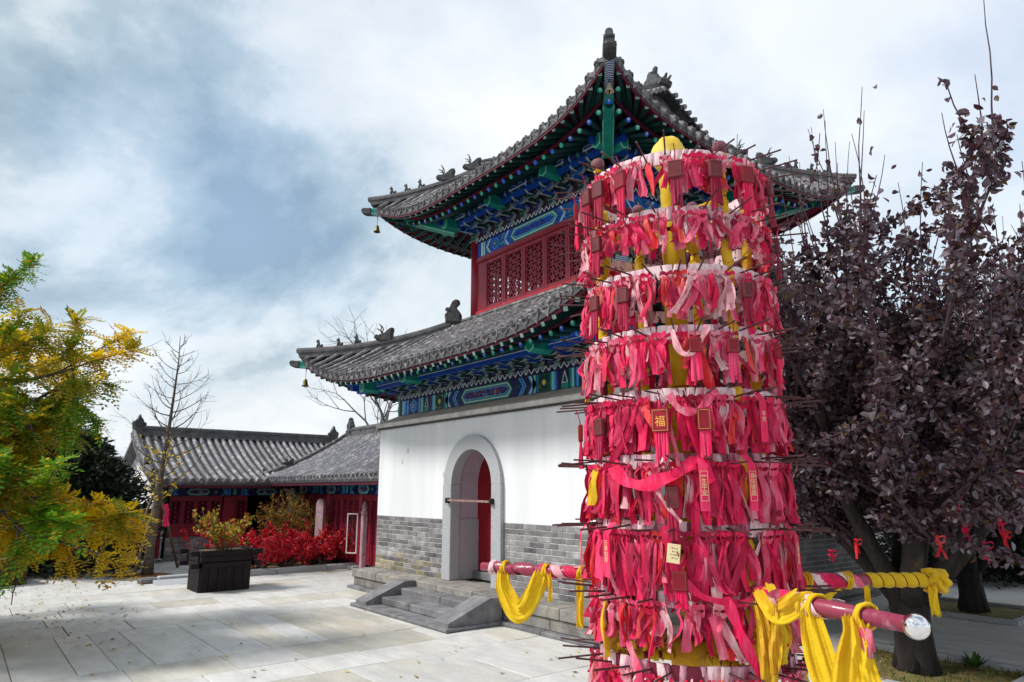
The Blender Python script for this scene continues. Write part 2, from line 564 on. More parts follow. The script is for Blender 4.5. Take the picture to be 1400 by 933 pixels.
def skin_mesh(name, verts, edges, rads, mats, sub=1):
    """one continuous body grown over a skeleton"""
    me = bpy.data.meshes.new(name + '_skeleton')
    me.from_pydata(verts, edges, [])
    o = bpy.data.objects.new(name + '_skeleton', me)
    COL.objects.link(o)
    md = o.modifiers.new('Skin', 'SKIN')
    md.use_smooth_shade = True
    ss = o.modifiers.new('Sub', 'SUBSURF'); ss.levels = sub; ss.render_levels = sub
    if not me.skin_vertices:
        bpy.context.view_layer.objects.active = o
    for i, r in enumerate(rads):
        me.skin_vertices[0].data[i].radius = (r, r)
    me.skin_vertices[0].data[0].use_root = True
    dg = bpy.context.evaluated_depsgraph_get()
    out = bpy.data.meshes.new_from_object(o.evaluated_get(dg))
    bpy.data.objects.remove(o)
    out.name = name
    out.materials.clear()
    out.materials.append(mats)
    return out


def atz(u, v, z):
    """a pixel of the 1400x933 photograph -> the world point at height z (used for laying things out on the ground)"""
    F, pt, yw = 933.25, radians(12.32), radians(-51.42)
    f = Vector((sin(yw), cos(yw), 0)); r = Vector((cos(yw), -sin(yw), 0)); u0 = Vector((0, 0, 1))
    d = (f * cos(pt) + u0 * sin(pt)) + r * ((u - 700) / F) + (-f * sin(pt) + u0 * cos(pt)) * (-(v - 466.5) / F)
    return CAM + d * ((z - CAM.z) / d.z)


def far(u, D):
    """the ground point D metres away under column u of the photograph"""
    d = atz(u, 900, 0) - CAM
    e = Vector((sin(radians(-51.42)), cos(radians(-51.42)), 0)) * cos(radians(12.32)) + Vector((cos(radians(51.42)), sin(radians(51.42)), 0)) * ((u - 700) / 933.25)
    e.z = 0
    return Vector((CAM.x, CAM.y, 0)) + e.normalized() * D

# ------------------------------------------------------------------ ground and paving
rng = random.Random(7)
gmb = MB()
gmb.quad((-600, -600, -.10), (600, -600, -.10), (600, 600, -.10), (-600, 600, -.10))
ground = P('ground', gmb, far_ground); tag(ground, kind='structure')

# paved court: strips along y, slabs of uneven length; the bed of dark joints lies under the slabs
pmb = MB(); pmb.box(-18, 30, -12, 22, -.09, -.022)
pavement = P('pavement', pmb, joint_mat); tag(pavement, kind='structure')
NEAR, FAR = [], MB()
x = -17.6
strips = []
XS = [-3.0, -1.15, -.35, 1.75, 3.87, 4.6, 6.6, 7.35, 9.0]
while x < 30:
    w = rng.choice((.62, .7, .8, 1.2, 1.9, 2.05))
    nx = x + w
    for X in XS:
        if x < X - .25 and nx > X - .5 and nx < X + .7:
            nx = X
    strips.append((x, nx)); x = nx


def blocked(x0, x1, y0, y1):
    # under the tower plinth, in the shrub bed or in a tree pit
    if x0 > -.05 and x1 < 6.25 and y0 > -.4 and y1 < 6.5: return True
    return False


def in_pit(x, y):
    return PITS and any(a < x < b and c < y < d for a, b, c, d in PITS)


PITS = [(8.02, 9.48, .5, 1.9), (7.1, 8.5, 4.75, 6.15)]
cand = []
for (x0, x1) in strips:
    y = -12 + rng.random() * .5
    wide = (x1 - x0) > 1.5
    while y < 22:
        l = rng.choice((.335, .335, .335, .5, .67)) if wide else rng.choice((.7, .9, 1.2, 1.6))
        y2 = y + l
        cand.append((x0, x1, y, y2)); y = y2
for (x0, x1, y0, y1) in cand:
    if blocked(x0, x1, y0, y1):
        continue
    cells = [(x0, x1, y0, y1)]
    for (a, b, c, d) in PITS:                      # cut slabs back to the pit kerbs
        nxt = []
        for (p, q, r, s) in cells:
            if q <= a or p >= b or s <= c or r >= d:
                nxt.append((p, q, r, s)); continue
            if p < a: nxt.append((p, a, r, s))
            if q > b: nxt.append((b, q, r, s))
            m0, m1 = max(p, a), min(q, b)
            if r < c: nxt.append((m0, m1, r, c))
            if s > d: nxt.append((m0, m1, d, s))
        cells = nxt
    for (p, q, r, s) in cells:
        if q - p < .06 or s - r < .06:
            continue
        cx_, cy_ = (p + q) / 2, (r + s) / 2
        d = Vector((cx_ - CAM.x, cy_ - CAM.y))
        fw = Vector((-.782, .624)); sd_ = Vector((.624, .782))
        z, sx = d.dot(fw), d.dot(sd_)
        seen = z > 3.5 and abs(sx) < z * .80 + 1.2
        size = (q - p) * (s - r) / max(z, 1) ** 2.5
        NEAR.append((seen, size, (p, q, r, s)))
NEAR.sort(key=lambda t: (not t[0], -t[1]))
scache = {}
for i, (seen, size, (p, q, r, s)) in enumerate(NEAR):
    g = rng.choice((.003, .004, .004, .008))
    dz = rng.uniform(-.003, .003)
    if i < 296 and seen:
        key = (round(q - p, 3), round(s - r, 3), g)
        mi = 1 if rng.random() < .16 else 0
        if (key, mi) not in scache:
            sm = MB(); hx, hy = (q - p) / 2 - g, (s - r) / 2 - g
            sm.cbox(-hx, hx, -hy, hy, -.02, 0, .004)
            scache[(key, mi)] = sm.mesh('slab', slab_mat2 if mi else slab_mat)
        link('slab', scache[(key, mi)], pavement, loc=((p + q) / 2, (r + s) / 2, dz))
    else:
        FAR.box(p + g, q - g, r + g, s - g, -.021, dz, rng.random() < .16)
fs = P('far_slab', FAR, [slab_mat, slab_mat2], pavement); fs['kind'] = 'stuff'

# fallen leaves on the court
lit = MB()
for i in range(420):
    if i < 250:
        p = atz(rng.uniform(-20, 150), rng.uniform(800, 880), 0)
        p.x += rng.gauss(0, .3); p.y += rng.gauss(0, .3)
    elif i < 330:
        p = Vector((rng.uniform(7.5, 11), rng.uniform(-.5, 3), 0))
    else:
        p = atz(rng.uniform(100, 800), rng.uniform(800, 933), 0)
    a = rng.random() * 6.28; r = rng.uniform(.012, .035)
    u = Vector((cos(a), sin(a), rng.uniform(-.2, .2))) * r; w = Vector((-sin(a), cos(a), rng.uniform(-.2, .2))) * r * .6
    c = Vector((p.x, p.y, .012))
    lit.quad(c - u, c + w, c + u + Vector((0, 0, .006)), c - w, rng.choice((0, 0, 1, 2)))
o = P('fallen_leaves', lit, [loc_leaf[3], loc_leaf[2], plum[3]]); tag(o, kind='stuff')
# ------------------------------------------------------------------ the two-storey bell tower (its own coordinates: centre of the plan = origin)
rng = random.Random(11)
W = 3.075
T = thing('bell_tower', 'two storey tower with white walls, grey brick base and upturned grey tiled roofs', 'tower', (W, W, 0))
RZ = [Matrix.Rotation(k * pi / 2, 4, 'Z') for k in range(4)]


def four(objs, ks=(1, 2, 3)):
    for o in list(objs):
        for k in ks:
            copy_one(o, RZ[k])


# plinth: core, skirting stones, body stones, capping stones (front and right side as pieces)
mb = MB(); mb.box(-3.02, 3.06, -3.42, 3.3, 0, .30)
core = P('plinth', mb, plinth_mat, T)
xs = [-3.11, -2.2, -1.25, -.3, .62, 1.5, 2.4, 3.14]
for i in range(7):
    mb = MB(); mb.cbox(xs[i] + .003, xs[i + 1] - .003, -3.52, -2.9, .19, .326 + rng.uniform(-.002, .002), .012)
    P('capping_stone', mb, plinth_mat, core)
xs2 = [-3.08, -2.6, -1.45, -.1, 1.0, 2.2, 3.1]
for i in range(6):
    mb = MB(); mb.cbox(xs2[i] + .003, xs2[i + 1] - .003, -3.49, -3.3, .05, .187, .008)
    P('body_stone', mb, plinth_mat, core)
    mb = MB(); mb.cbox(xs2[i] - .05, xs2[i + 1] - .055, -3.6, -3.4, .0, .048, .008)
    P('skirting_stone', mb, graystone, core)
ys = [-2.9, -1.6, -.4, .8, 2.0, 3.4]
for i in range(5):
    mb = MB(); mb.cbox(2.75, 3.15, ys[i] + .003, ys[i + 1] - .003, .19, .326, .012)
    P('capping_stone', mb, plinth_mat, core)
    mb = MB(); mb.cbox(2.9, 3.12, ys[i] + .003, ys[i + 1] - .003, .05, .187, .008)
    P('body_stone', mb, plinth_mat, core)
    mb = MB(); mb.cbox(2.95, 3.25, ys[i] - .5, ys[i + 1] - .505, .0, .048, .008)
    P('skirting_stone', mb, graystone, core)

# steps
mb = MB(); mb.cbox(-1.28, .13, -4.42, -3.602, .002, .045, .01)
st = P('stair', mb, graystone, T)
mb = MB(); mb.cbox(.135, 1.36, -4.42, -3.602, .002, .045, .01); P('base_stone', mb, graystone, st)
for (y0, y1, z0, z1, xm) in ((-4.12, -3.8, .046, .145, -.05), (-3.8, -3.522, .046, .245, .25)):
    for a, b in ((-.86, xm - .003), (xm + .003, .95)):
        mb = MB(); mb.cbox(a, b, y0, y1, z0, z1 + rng.uniform(-.003, .003), .012); P('step_stone', mb, graystone, st)
for x0, x1 in ((-1.2, -.87), (.96, 1.31)):
    mb = MB()
    prof = [(-3.53, .335), (-3.72, .335), (-4.36, .095), (-4.36, .046), (-3.53, .046)]
    mb.prism(prof, lambda a, b, d: (d, a, b), x0, x1)
    P('ramp_stone', mb, graystone, st)

# masonry body: white upper wall with the arched opening, brick wainscot backing
ZP, ZB, ZW = .326, 1.243, 2.845
DXC, SPR, RI, RO = 0.005, 1.79, .53, .775
mb = MB()
TH = .8
NA = 20
Y0 = -W
arc = [(DXC - RI - .12, 0)] if False else None


def wall_front(mb, z0, z1, y0, y1):
    """wall slab with an arched hole (radius a little larger than the stone lining)"""
    R = RI + .10
    L0, L1 = -W, W
    for a, b in ((L0, DXC - R), (DXC + R, L1)):
        mb.box(a, b, y0, y1, z0, z1)
    if z1 > SPR:
        pts = [(DXC + R * cos(pi - pi * i / NA), SPR + R * sin(pi * i / NA)) for i in range(NA + 1)]
        for i in range(NA):
            (xa, za), (xb, zb) = pts[i], pts[i + 1]
            mb.quad((xa, y0, za), (xb, y0, zb), (xb, y0, z1), (xa, y0, z1))
            mb.quad((xa, y1, z1), (xb, y1, z1), (xb, y1, zb), (xa, y1, za))
            mb.quad((xa, y0, za), (xa, y1, za), (xb, y1, zb), (xb, y0, zb))
        mb.quad((DXC - R, y0, z1), (DXC + R, y0, z1), (DXC + R, y1, z1), (DXC - R, y1, z1))


wall_front(mb, ZB, ZW, Y0, Y0 + TH)
mb.box(-W, -W + .5, Y0 + TH, W, ZB, ZW); mb.box(W - .5, W, Y0 + TH, W, ZB, ZW); mb.box(-W + .5, W - .5, W - .5, W, ZB, ZW)
# missing plaster flakes are real shallow chips
white = P('white_wall', mb, plaster, T)
mb = MB()
for (cx_, cz_) in ((-2.02, 2.37), (-.83, 1.95), (-2.2, 2.2)):
    pl = [(cx_ + rng.uniform(.6, 1) * .045 * cos(a), cz_ + rng.uniform(.6, 1.2) * .05 * sin(a)) for a in [i * .8 for i in range(8)]]
    mb.prism(pl, lambda a, b, d: (a, d, b), Y0 - .003, Y0 + .01)
P('plaster_flake', mb, mortar_mat, white)
mb = MB()
INS = .002
wf = MB()
R = RI + .10
for a, b in ((-W + INS, DXC - R), (DXC + R, W - INS)):
    mb.box(a, b, Y0 + INS, Y0 + TH, ZP - .02, ZB - .002)
mb.box(-W + INS, -W + .5, Y0 + TH, W - INS, ZP - .02, ZB - .002); mb.box(W - .5, W - INS, Y0 + TH, W - INS, ZP - .02, ZB - .002)
mb.box(-W + .5, W - .5, W - .5, W - INS, ZP - .02, ZB - .002)
wains = P('brick_wainscot', mb, mortar_mat, T)
NC = 12
ch = (ZB - ZP) / NC
bcache = {}


def brick_at(x0, x1, z, mossy, yface, parent, M=None):
    w = x1 - x0 - .011
    key = (round(w, 3), mossy, rng.randrange(3))
    if key not in bcache:
        m_ = MB(); m_.cbox(-w / 2, w / 2, -.045, .02, -(ch - .011) / 2, (ch - .011) / 2, .003)
        bcache[key] = m_.mesh('brick', mossbrick_mat if mossy else brick_mat)
    o = link('brick', bcache[key], parent)
    o.matrix_basis = Matrix.Translation(((x0 + x1) / 2, yface + .0405 + rng.uniform(-.002, .002), z)) @ Matrix.Rotation(rng.uniform(-.006, .006), 4, 'Y')


for (xa, xb) in ((-W, DXC - RO + .01), (DXC + RO - .01, W)):
    n = round((xb - xa) / .29)
    bl = (xb - xa) / n
    for r in range(NC):
        z = ZP + (r + .5) * ch
        cuts = [xa] + [xa + bl * (i + (.5 if r % 2 else 0)) for i in range(0 if r % 2 else 1, n)] + [xb]
        for a, b in zip(cuts, cuts[1:]):
            brick_at(a, b, z, (r < 4 and rng.random() < .75 - .15 * r) and xa < -1, Y0, wains)
mb = MB()                                            # bricks of the right-hand wall, mostly hidden: one joined part
for r in range(NC):
    y = Y0 + (.15 if r % 2 else 0)
    while y < W - .05:
        y2 = min(y + .3, W)
        z = ZP + (r + .5) * ch
        mb.box(W - .06, W + rng.uniform(.001, .006), y + .004, y2 - .004, z - ch / 2 + .0045, z + ch / 2 - .0045)
        y = y2
o = P('side_bricks', mb, brick_mat, wains); o['kind'] = 'stuff'

# stone door surround, lining, reveals, doors, threshold, bar
mb = MB()
yo, yi = Y0 - .06, Y0 + .12
sur = None


def arch_ring(mb, r0, r1, a0, a1, y0, y1, n):
    P4 = []
    for i in range(n + 1):
        a = lerp(a0, a1, i / n)
        c, s = cos(a), sin(a)
        P4.append([(DXC + r0 * c, y0, SPR + r0 * s), (DXC + r1 * c, y0, SPR + r1 * s), (DXC + r1 * c, y1, SPR + r1 * s), (DXC + r0 * c, y1, SPR + r0 * s)])
    mb.grid(P4, 0, closed=True)
    mb.quad(*P4[0]); mb.quad(*P4[-1][::-1])


arch_ring(mb, RI, RO - .02, 0, pi, yo, yi, 30)
sur = P('door_surround', mb, granite, T, smooth=False)
for sgn in (-1, 1):
    mb = MB()
    x0, x1 = sorted((DXC + sgn * RI, DXC + sgn * (RO - .01)))
    mb.cbox(x0, x1, yo - .004, yi, ZP + .002, SPR - .003, .008)
    P('jamb_stone', mb, granite, sur)
mb = MB()                                            # plastered upper reveal, a little wider than the lining
PN = []
for i in range(NA + 1):
    a = pi * i / NA
    PN.append([(DXC + (RI + .05) * cos(a), y, SPR + (RI + .05) * sin(a)) for y in (yi, Y0 + TH)])
rev = [[(DXC + RI + .05, y, ZB) for y in (yi, Y0 + TH)]] + PN + [[(DXC - RI - .05, y, ZB) for y in (yi, Y0 + TH)]]
mb.grid(rev)
P('plaster_reveal', mb, mat('mauve plaster', (.50, .42, .47), .85, col2=(.42, .34, .4), scale=4), sur)
for sgn in (-1, 1):
    mb = MB(); x0, x1 = sorted((DXC + sgn * (RI + .02), DXC + sgn * (RI + .101)))
    mb.box(x0, x1, yi, Y0 + TH, ZP + .001, ZB); P('reveal_stone', mb, granite, sur)
dy = Y0 + .50
for sgn in (-1, 1):
    mb = MB()
    pl = [(0.004, ZP + .10), (RI + .055, ZP + .10)] + [((RI + .055) * cos(a), SPR + (RI + .055) * sin(a)) for a in [pi / 2 * i / 10 for i in range(10)]] + [(0.004, SPR + RI + .055)]
    mb.prism(pl, lambda a, b, d: (DXC + sgn * a, d, b), dy, dy + .05)
    d_ = P('door_leaf', mb, door_red, T)
    if sgn > 0:
        mb = MB(); mb.tube([(DXC + .08, dy - .03, 1.15), (DXC + .08, dy - .005, 1.15)], .03, 10); P('door_ring', mb, bronze, d_)
mb = MB(); mb.cbox(DXC - RI - .05, DXC + RI + .05, dy - .12, dy + .1, ZP + .002, ZP + .12, .012); P('threshold', mb, graystone, T)
mb = MB(); mb.bar((DXC - RI - .07, yo - .04, 1.545), (DXC + RI + .07, yo - .04, 1.535), .028, .03)
b_ = P('door_bar', mb, mat('worn bar paint', (.18, .07, .06), .6, col2=(.4, .3, .28), scale=20), T)
for sgn in (-1, 1):
    mb = MB(); mb.cbox(DXC + sgn * (RI + .05) - .03, DXC + sgn * (RI + .05) + .03, yo - .062, yo + .01, 1.50, 1.58, .006); P('bracket', mb, black_metal, b_)

# moulding and sloped cap above the white wall
mb = MB()
Rg = lambda r, z: [(-r, -r, z), (r, -r, z), (r, r, z), (-r, r, z)]
mb.grid([Rg(W + .03, ZW), Rg(W + .07, ZW + .018), Rg(W + .075, ZW + .075), Rg(W + .04, ZW + .08)], closed=True)
P('wall_moulding', mb, band_mat, T)
mb = MB(); mb.grid([Rg(W + .04, ZW - .03), Rg(W + .012, ZW - .03), Rg(W + .012, ZW + .002)], closed=True)
mb.grid([Rg(W + .042, ZW - .03), Rg(W + .045, ZW)], closed=True)
P('drip_groove', mb, mat('drip line', (.06, .055, .06), .8), T)
mb = MB(); mb.grid([Rg(W + .05, ZW + .08), Rg(W + .03, ZW + .1), Rg(W - .24, ZW + .235), Rg(W - .5, ZW + .24)], closed=True)
P('sloped_cap', mb, cap_mat, T)

# ---- painted beams: a plain beam box with flat coloured shapes standing 3 mm proud
BM = [navy_paint, blue_paint, green_paint, blue_light, pale_green, pale_line, purple_paint, gold_paint, green_dark, red_paint]
NV, BL, GR, LB, PG, PL, PU, GO, GD, RD = range(10)


def flat(mb, poly, fn, lvl, mi):
    mb.prism(poly, fn, -.0025 * lvl, -.0025 * (lvl + 1) + .0001, mi)


def stripe(mb, fn, x, w, z0, z1, cols):
    k = w / len(cols)
    for i, c in enumerate(cols):
        flat(mb, [(x + i * k, z0), (x + (i + 1) * k, z0), (x + (i + 1) * k, z1), (x + i * k, z1)], fn, 1, c)


def hexa(x0, x1, z0, z1, t):
    zm = (z0 + z1) / 2
    return [(x0, zm), (x0 + t, z0), (x1 - t, z0), (x1, zm), (x1 - t, z1), (x0 + t, z1)]


def cartouche(mb, fn, x0, x1, z0, z1, inner):
    h = z1 - z0
    for i, (k, c) in enumerate(((0, GR), (.09, PL), (.15, GR), (.24, LB), (.29, inner))):
        d = h * k
        flat(mb, hexa(x0 + d * 1.1, x1 - d * 1.1, z0 + d, z1 - d, h * .38), fn, 1 + i, c)


def chevron(mb, fn, x, z0, z1, w, dirn, cols):
    zm = (z0 + z1) / 2; h = (z1 - z0) * .38
    for i, c in enumerate(cols):
        a = x + i * w
        flat(mb, [(a, z0), (a + w, z0), (a + w + dirn * h, zm), (a + w, z1), (a, z1), (a + dirn * h, zm)], fn, 1, c)


def roundel(mb, fn, x, z, r, c1, c2):
    for i, (k, c) in enumerate(((1, LB), (.86, c1), (.55, GR), (.4, c2), (.16, GO))):
        flat(mb, [(x + r * k * (1 + .12 * (j % 2)) * cos(pi * j / 8), z + r * k * (1 + .12 * (j % 2)) * sin(pi * j / 8)) for j in range(16)], fn, 1 + i, c)


def scrolls(mb, fn, x0, x1, z0, z1, n, lvl, cols):
    for i in range(n):
        cx_, cz_ = rng.uniform(x0, x1), rng.uniform(z0, z1)
        r, a0 = rng.uniform(.012, .028), rng.random() * 6
        c = rng.choice(cols)
        for k in range(5):
            a, b = a0 + k * .7, a0 + (k + 1) * .7
            flat(mb, [(cx_ + r * cos(a), cz_ + r * sin(a)), (cx_ + (r + .006) * cos(a), cz_ + (r + .006) * sin(a)),
                      (cx_ + (r + .006) * cos(b), cz_ + (r + .006) * sin(b)), (cx_ + r * cos(b), cz_ + r * sin(b))], fn, lvl, c)


def zigzag(name, x0, x1, y, z0, z1, n, parent):
    mb = MB(); w = (x1 - x0) / n
    for i in range(n):
        a = x0 + i * w
        pts = [(a, z0), (a + w / 2, z1), (a + w, z0)]
        mb.prism(pts, lambda p, q, d: (p, y + d, q), -.004, .02, 1)
        t = .014
        for (p, q) in ((pts[0], pts[1]), (pts[1], pts[2])):
            mb.bar((p[0], y - .007, p[1]), (q[0], y - .007, q[1]), .007, t, up=(0, 0, 1), mi=0)
    return P(name, mb, [pale_line, navy_paint], parent)


# lower beam  (front face y = -W + .25)
ZA, ZC = ZW + .235, ZW + .235 + .29
yb = -W + .25
hl = W - .26
fnL = lambda a, b, d: (a, yb + d, b)
mb = MB(); mb.box(-hl, hl, yb, yb + .18, ZA, ZC, NV)
z0, z1 = ZA + .012, ZC - .012
cartouche(mb, fnL, -.74, .66, z0, z1, PU)
scrolls(mb, fnL, -.38, .32, z0 + .09, z1 - .09, 30, 7, (RD, GO, LB))
for s in (-1, 1):
    f2 = (lambda a, b, d, s=s: (s * a, yb + d, b))
    chevron(mb, f2, .80, z0, z1, .03, 1, (LB, BL, LB))
    scrolls(mb, f2, .74, .9, z0 + .03, z1 - .03, 10, 2, (GR, BL))
    chevron(mb, f2, 1.02, z0, z1, .035, 1, (LB, PL, BL))
    stripe(mb, f2, 1.13, .14, z0, z1, (GR, PG, BL, GR))
    flat(mb, [(1.29, z0), (1.5, z0), (1.5, z1), (1.29, z1)], f2, 1, GD)
    roundel(mb, f2, 1.395, (z0 + z1) / 2, .085, GD, GO)
    scrolls(mb, f2, 1.31, 1.48, z0 + .03, z1 - .03, 14, 2, (GR, GO))
    stripe(mb, f2, 1.52, .2, z0, z1, (GR, PG, LB, BL, NV))
    flat(mb, [(1.76, z0), (1.9, z0), (1.9, z0 + .08), (1.76, z0 + .08)], f2, 1, GR)
    flat(mb, [(1.765, z0 + .08), (1.895, z0 + .08), (1.83, z1)], f2, 1, PL)
    flat(mb, [(1.785, z0 + .09), (1.875, z0 + .09), (1.83, z1 - .05)], f2, 2, GD)
    stripe(mb, f2, 1.93, .18, z0, z1, (GR, PG, BL, LB))
    for i, (k, c) in enumerate(((1, LB), (.86, BL), (.7, LB), (.58, BL), (.32, PL), (.22, BL))):
        zm = (z0 + z1) / 2
        flat(mb, [(2.29 - .13 * k, zm + .05 * k), (2.29 - .13 * k, zm - .05 * k), (2.29, zm - .135 * k), (2.29 + .13 * k, zm - .05 * k), (2.29 + .13 * k, zm + .05 * k), (2.29, zm + .135 * k)], f2, 1 + i, c)
    stripe(mb, f2, 2.47, .24, z0, z1, (LB, BL, LB, PG))
beamL = P('painted_beam', mb, BM, T)
zzL = zigzag('zigzag_board', -hl, hl, yb - .03, ZC + .006, ZC + .085, 44, T)
four([beamL, zzL])
# carved green beam ends at the corners
mb = MB()
prof = [(0, 0), (.05, .0), (.09, .03), (.07, .07), (.10, .10), (.075, .15), (.10, .18), (.07, .24), (.09, .28), (.03, .33), (0, .33)]
for i, (k, c) in enumerate(((1, 0), (.8, 1))):
    mb.prism([(a * k, .165 + (b - .165) * k) for a, b in prof], lambda a, b, d: (-hl - a, yb + .1 + d * (1 + .04 * i), ZA - .02 + b), -.09, .09, c)
bs = P('beam_end', mb, [pale_green, green_paint], T)
four([bs])


# ---- bracket sets (dougong): stacked curved arms outlined in white
def outlined(mb, poly, fn, d0, d1, body, line, k=.86):
    mb.prism(poly, fn, d0, d1, line)
    n = len(poly); ca = sum(p[0] for p in poly) / n; cb = sum(p[1] for p in poly) / n
    ins = [(ca + (a - ca) * (k + .08), cb + (b - cb) * k) for a, b in poly]
    mb.prism(ins, fn, d0 - .003, d1 + .003, body)


def bracket_mesh(name, h, depth, alt):
    mb = MB()
    A, B = (navy_paint, green_dark) if alt else (green_dark, blue_paint)
    arm = lambda w, z, t: [(-w, z + t), (-w, z + t * .55), (-w * .78, z + t * .2), (-w * .45, z), (w * .45, z), (w * .78, z + t * .2), (w, z + t * .55), (w, z + t)]
    outlined(mb, [(-.045, 0), (.045, 0), (.065, h * .12), (.065, h * .2), (-.065, h * .2), (-.065, h * .12)], lambda a, b, d: (a, d, b), -.05, .06, 0, 2)
    for i in range(2):
        z = h * (.22 + .36 * i); t = h * .22; y = -depth * .45 * i
        outlined(mb, arm(.105 + .05 * i, z, t), lambda a, b, d: (a, y + d, b), -.03, .03, i, 2)
        for sx in (-1, 0, 1):
            w = .105 + .05 * i
            mb.box(sx * w * .85 - .03, sx * w * .85 + .03, y - .035, y + .035, z + t + .004, z + t + h * .12, 1 - i)
            mb.box(sx * w * .85 - .026, sx * w * .85 + .026, y - .038, y + .03, z + t + .006, z + t + .014, 2)
    # forward arm with a nose pointing out and down
    z = h * .34
    outlined(mb, [(0, z), (0, z + h * .2), (-depth * .9, z + h * .2), (-depth * 1.25, z - h * .02), (-depth * 1.1, z - h * .04), (-depth * .6, z)],
             lambda a, b, d: (d, a, b), -.022, .022, 1, 2)
    outlined(mb, [(0, h * .66), (0, h * .9), (-depth * 1.15, h * .92), (-depth * 1.35, h * .80), (-depth * 1.1, h * .70)], lambda a, b, d: (d, a, b), -.022, .022, 0, 2)
    return mb.mesh(name, [A, B, mat('bracket outline', (.26, .34, .36), .6)])


def bracket_row(parent, xs, y, z, h, depth):
    ms = [bracket_mesh('bracket_set', h, depth, k) for k in (0, 1)]
    out = []
    for i, x in enumerate(xs):
        out.append(link('bracket_set', ms[i % 2], parent, loc=(x, y, z)))
    return out


# ------------------------------------------------------------------ roofs
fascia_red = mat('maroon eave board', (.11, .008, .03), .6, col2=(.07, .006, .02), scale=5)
class Roof:
    def __init__(s, r0, r1, z0, z1, lift, flare, conc):
        s.r0, s.r1, s.z0, s.z1, s.lift, s.flare, s.conc = r0, r1, z0, z1, lift, flare, conc

    def half(s, t):
        return s.r0 + s.flare + (s.r1 - s.r0 - s.flare) * t

    def S(s, u, t, dz=0.):
        q = abs(u) ** 4
        r = s.r0 + (s.r1 - s.r0) * t + s.flare * q * (1 - t)
        c = s.conc
        z = s.z0 + (s.z1 - s.z0) * ((1 - c) * t + c * t * t) + s.lift * q * (1 - t) ** 1.2
        return Vector((u * s.half(t), -r, z + dz))

    def at(s, a, t, dz=0.):
        return s.S(max(-1., min(1., a / s.half(t))), t, dz)

    def tmax(s, a):
        h0 = s.half(0)
        if abs(a) <= s.r1: return 1.
        return max(0.05, (h0 - abs(a)) / (h0 - s.r1))


def row_pts(R, a, n, extra=None, dz=.028):
    tm = R.tmax(a)
    pts = [R.at(a, tm * i / n, dz) for i in range(n + 1)]
    if extra and tm >= 1.:
        pts += [Vector((a, -r, z + dz)) for r, z in extra]
    return pts


def tile_row(mb, pts, rad, seg=.26, n=5):
    """a line of half-round cover tiles, each lapping a little over the next"""
    L = [0]
    for a, b in zip(pts, pts[1:]):
        L.append(L[-1] + (b - a).length)

    def at(s):
        for i in range(len(pts) - 1):
            if s <= L[i + 1]:
                k = (s - L[i]) / max(1e-6, L[i + 1] - L[i]); return pts[i].lerp(pts[i + 1], k)
        return pts[-1]
    nt = max(1, round(L[-1] / seg))
    side = Vector((1, 0, 0))
    sec = []
    for k in range(nt):
        for (f, r) in ((0, rad * 1.06), (.86, rad * .93)) if k < nt - 1 else ((0, rad * 1.06), (1, rad * .93)):
            s = L[-1] * (k + f) / nt
            p = at(s); q = at(min(L[-1], s + .02)); p0 = at(max(0, s - .02))
            d = (q - p0).normalized(); up = side.cross(d).normalized()
            if up.z < 0: up = -up
            sec.append([p + side * (r * cos(pi * j / n)) + up * (r * sin(pi * j / n)) for j in range(n + 1)])
    mb.grid(sec)


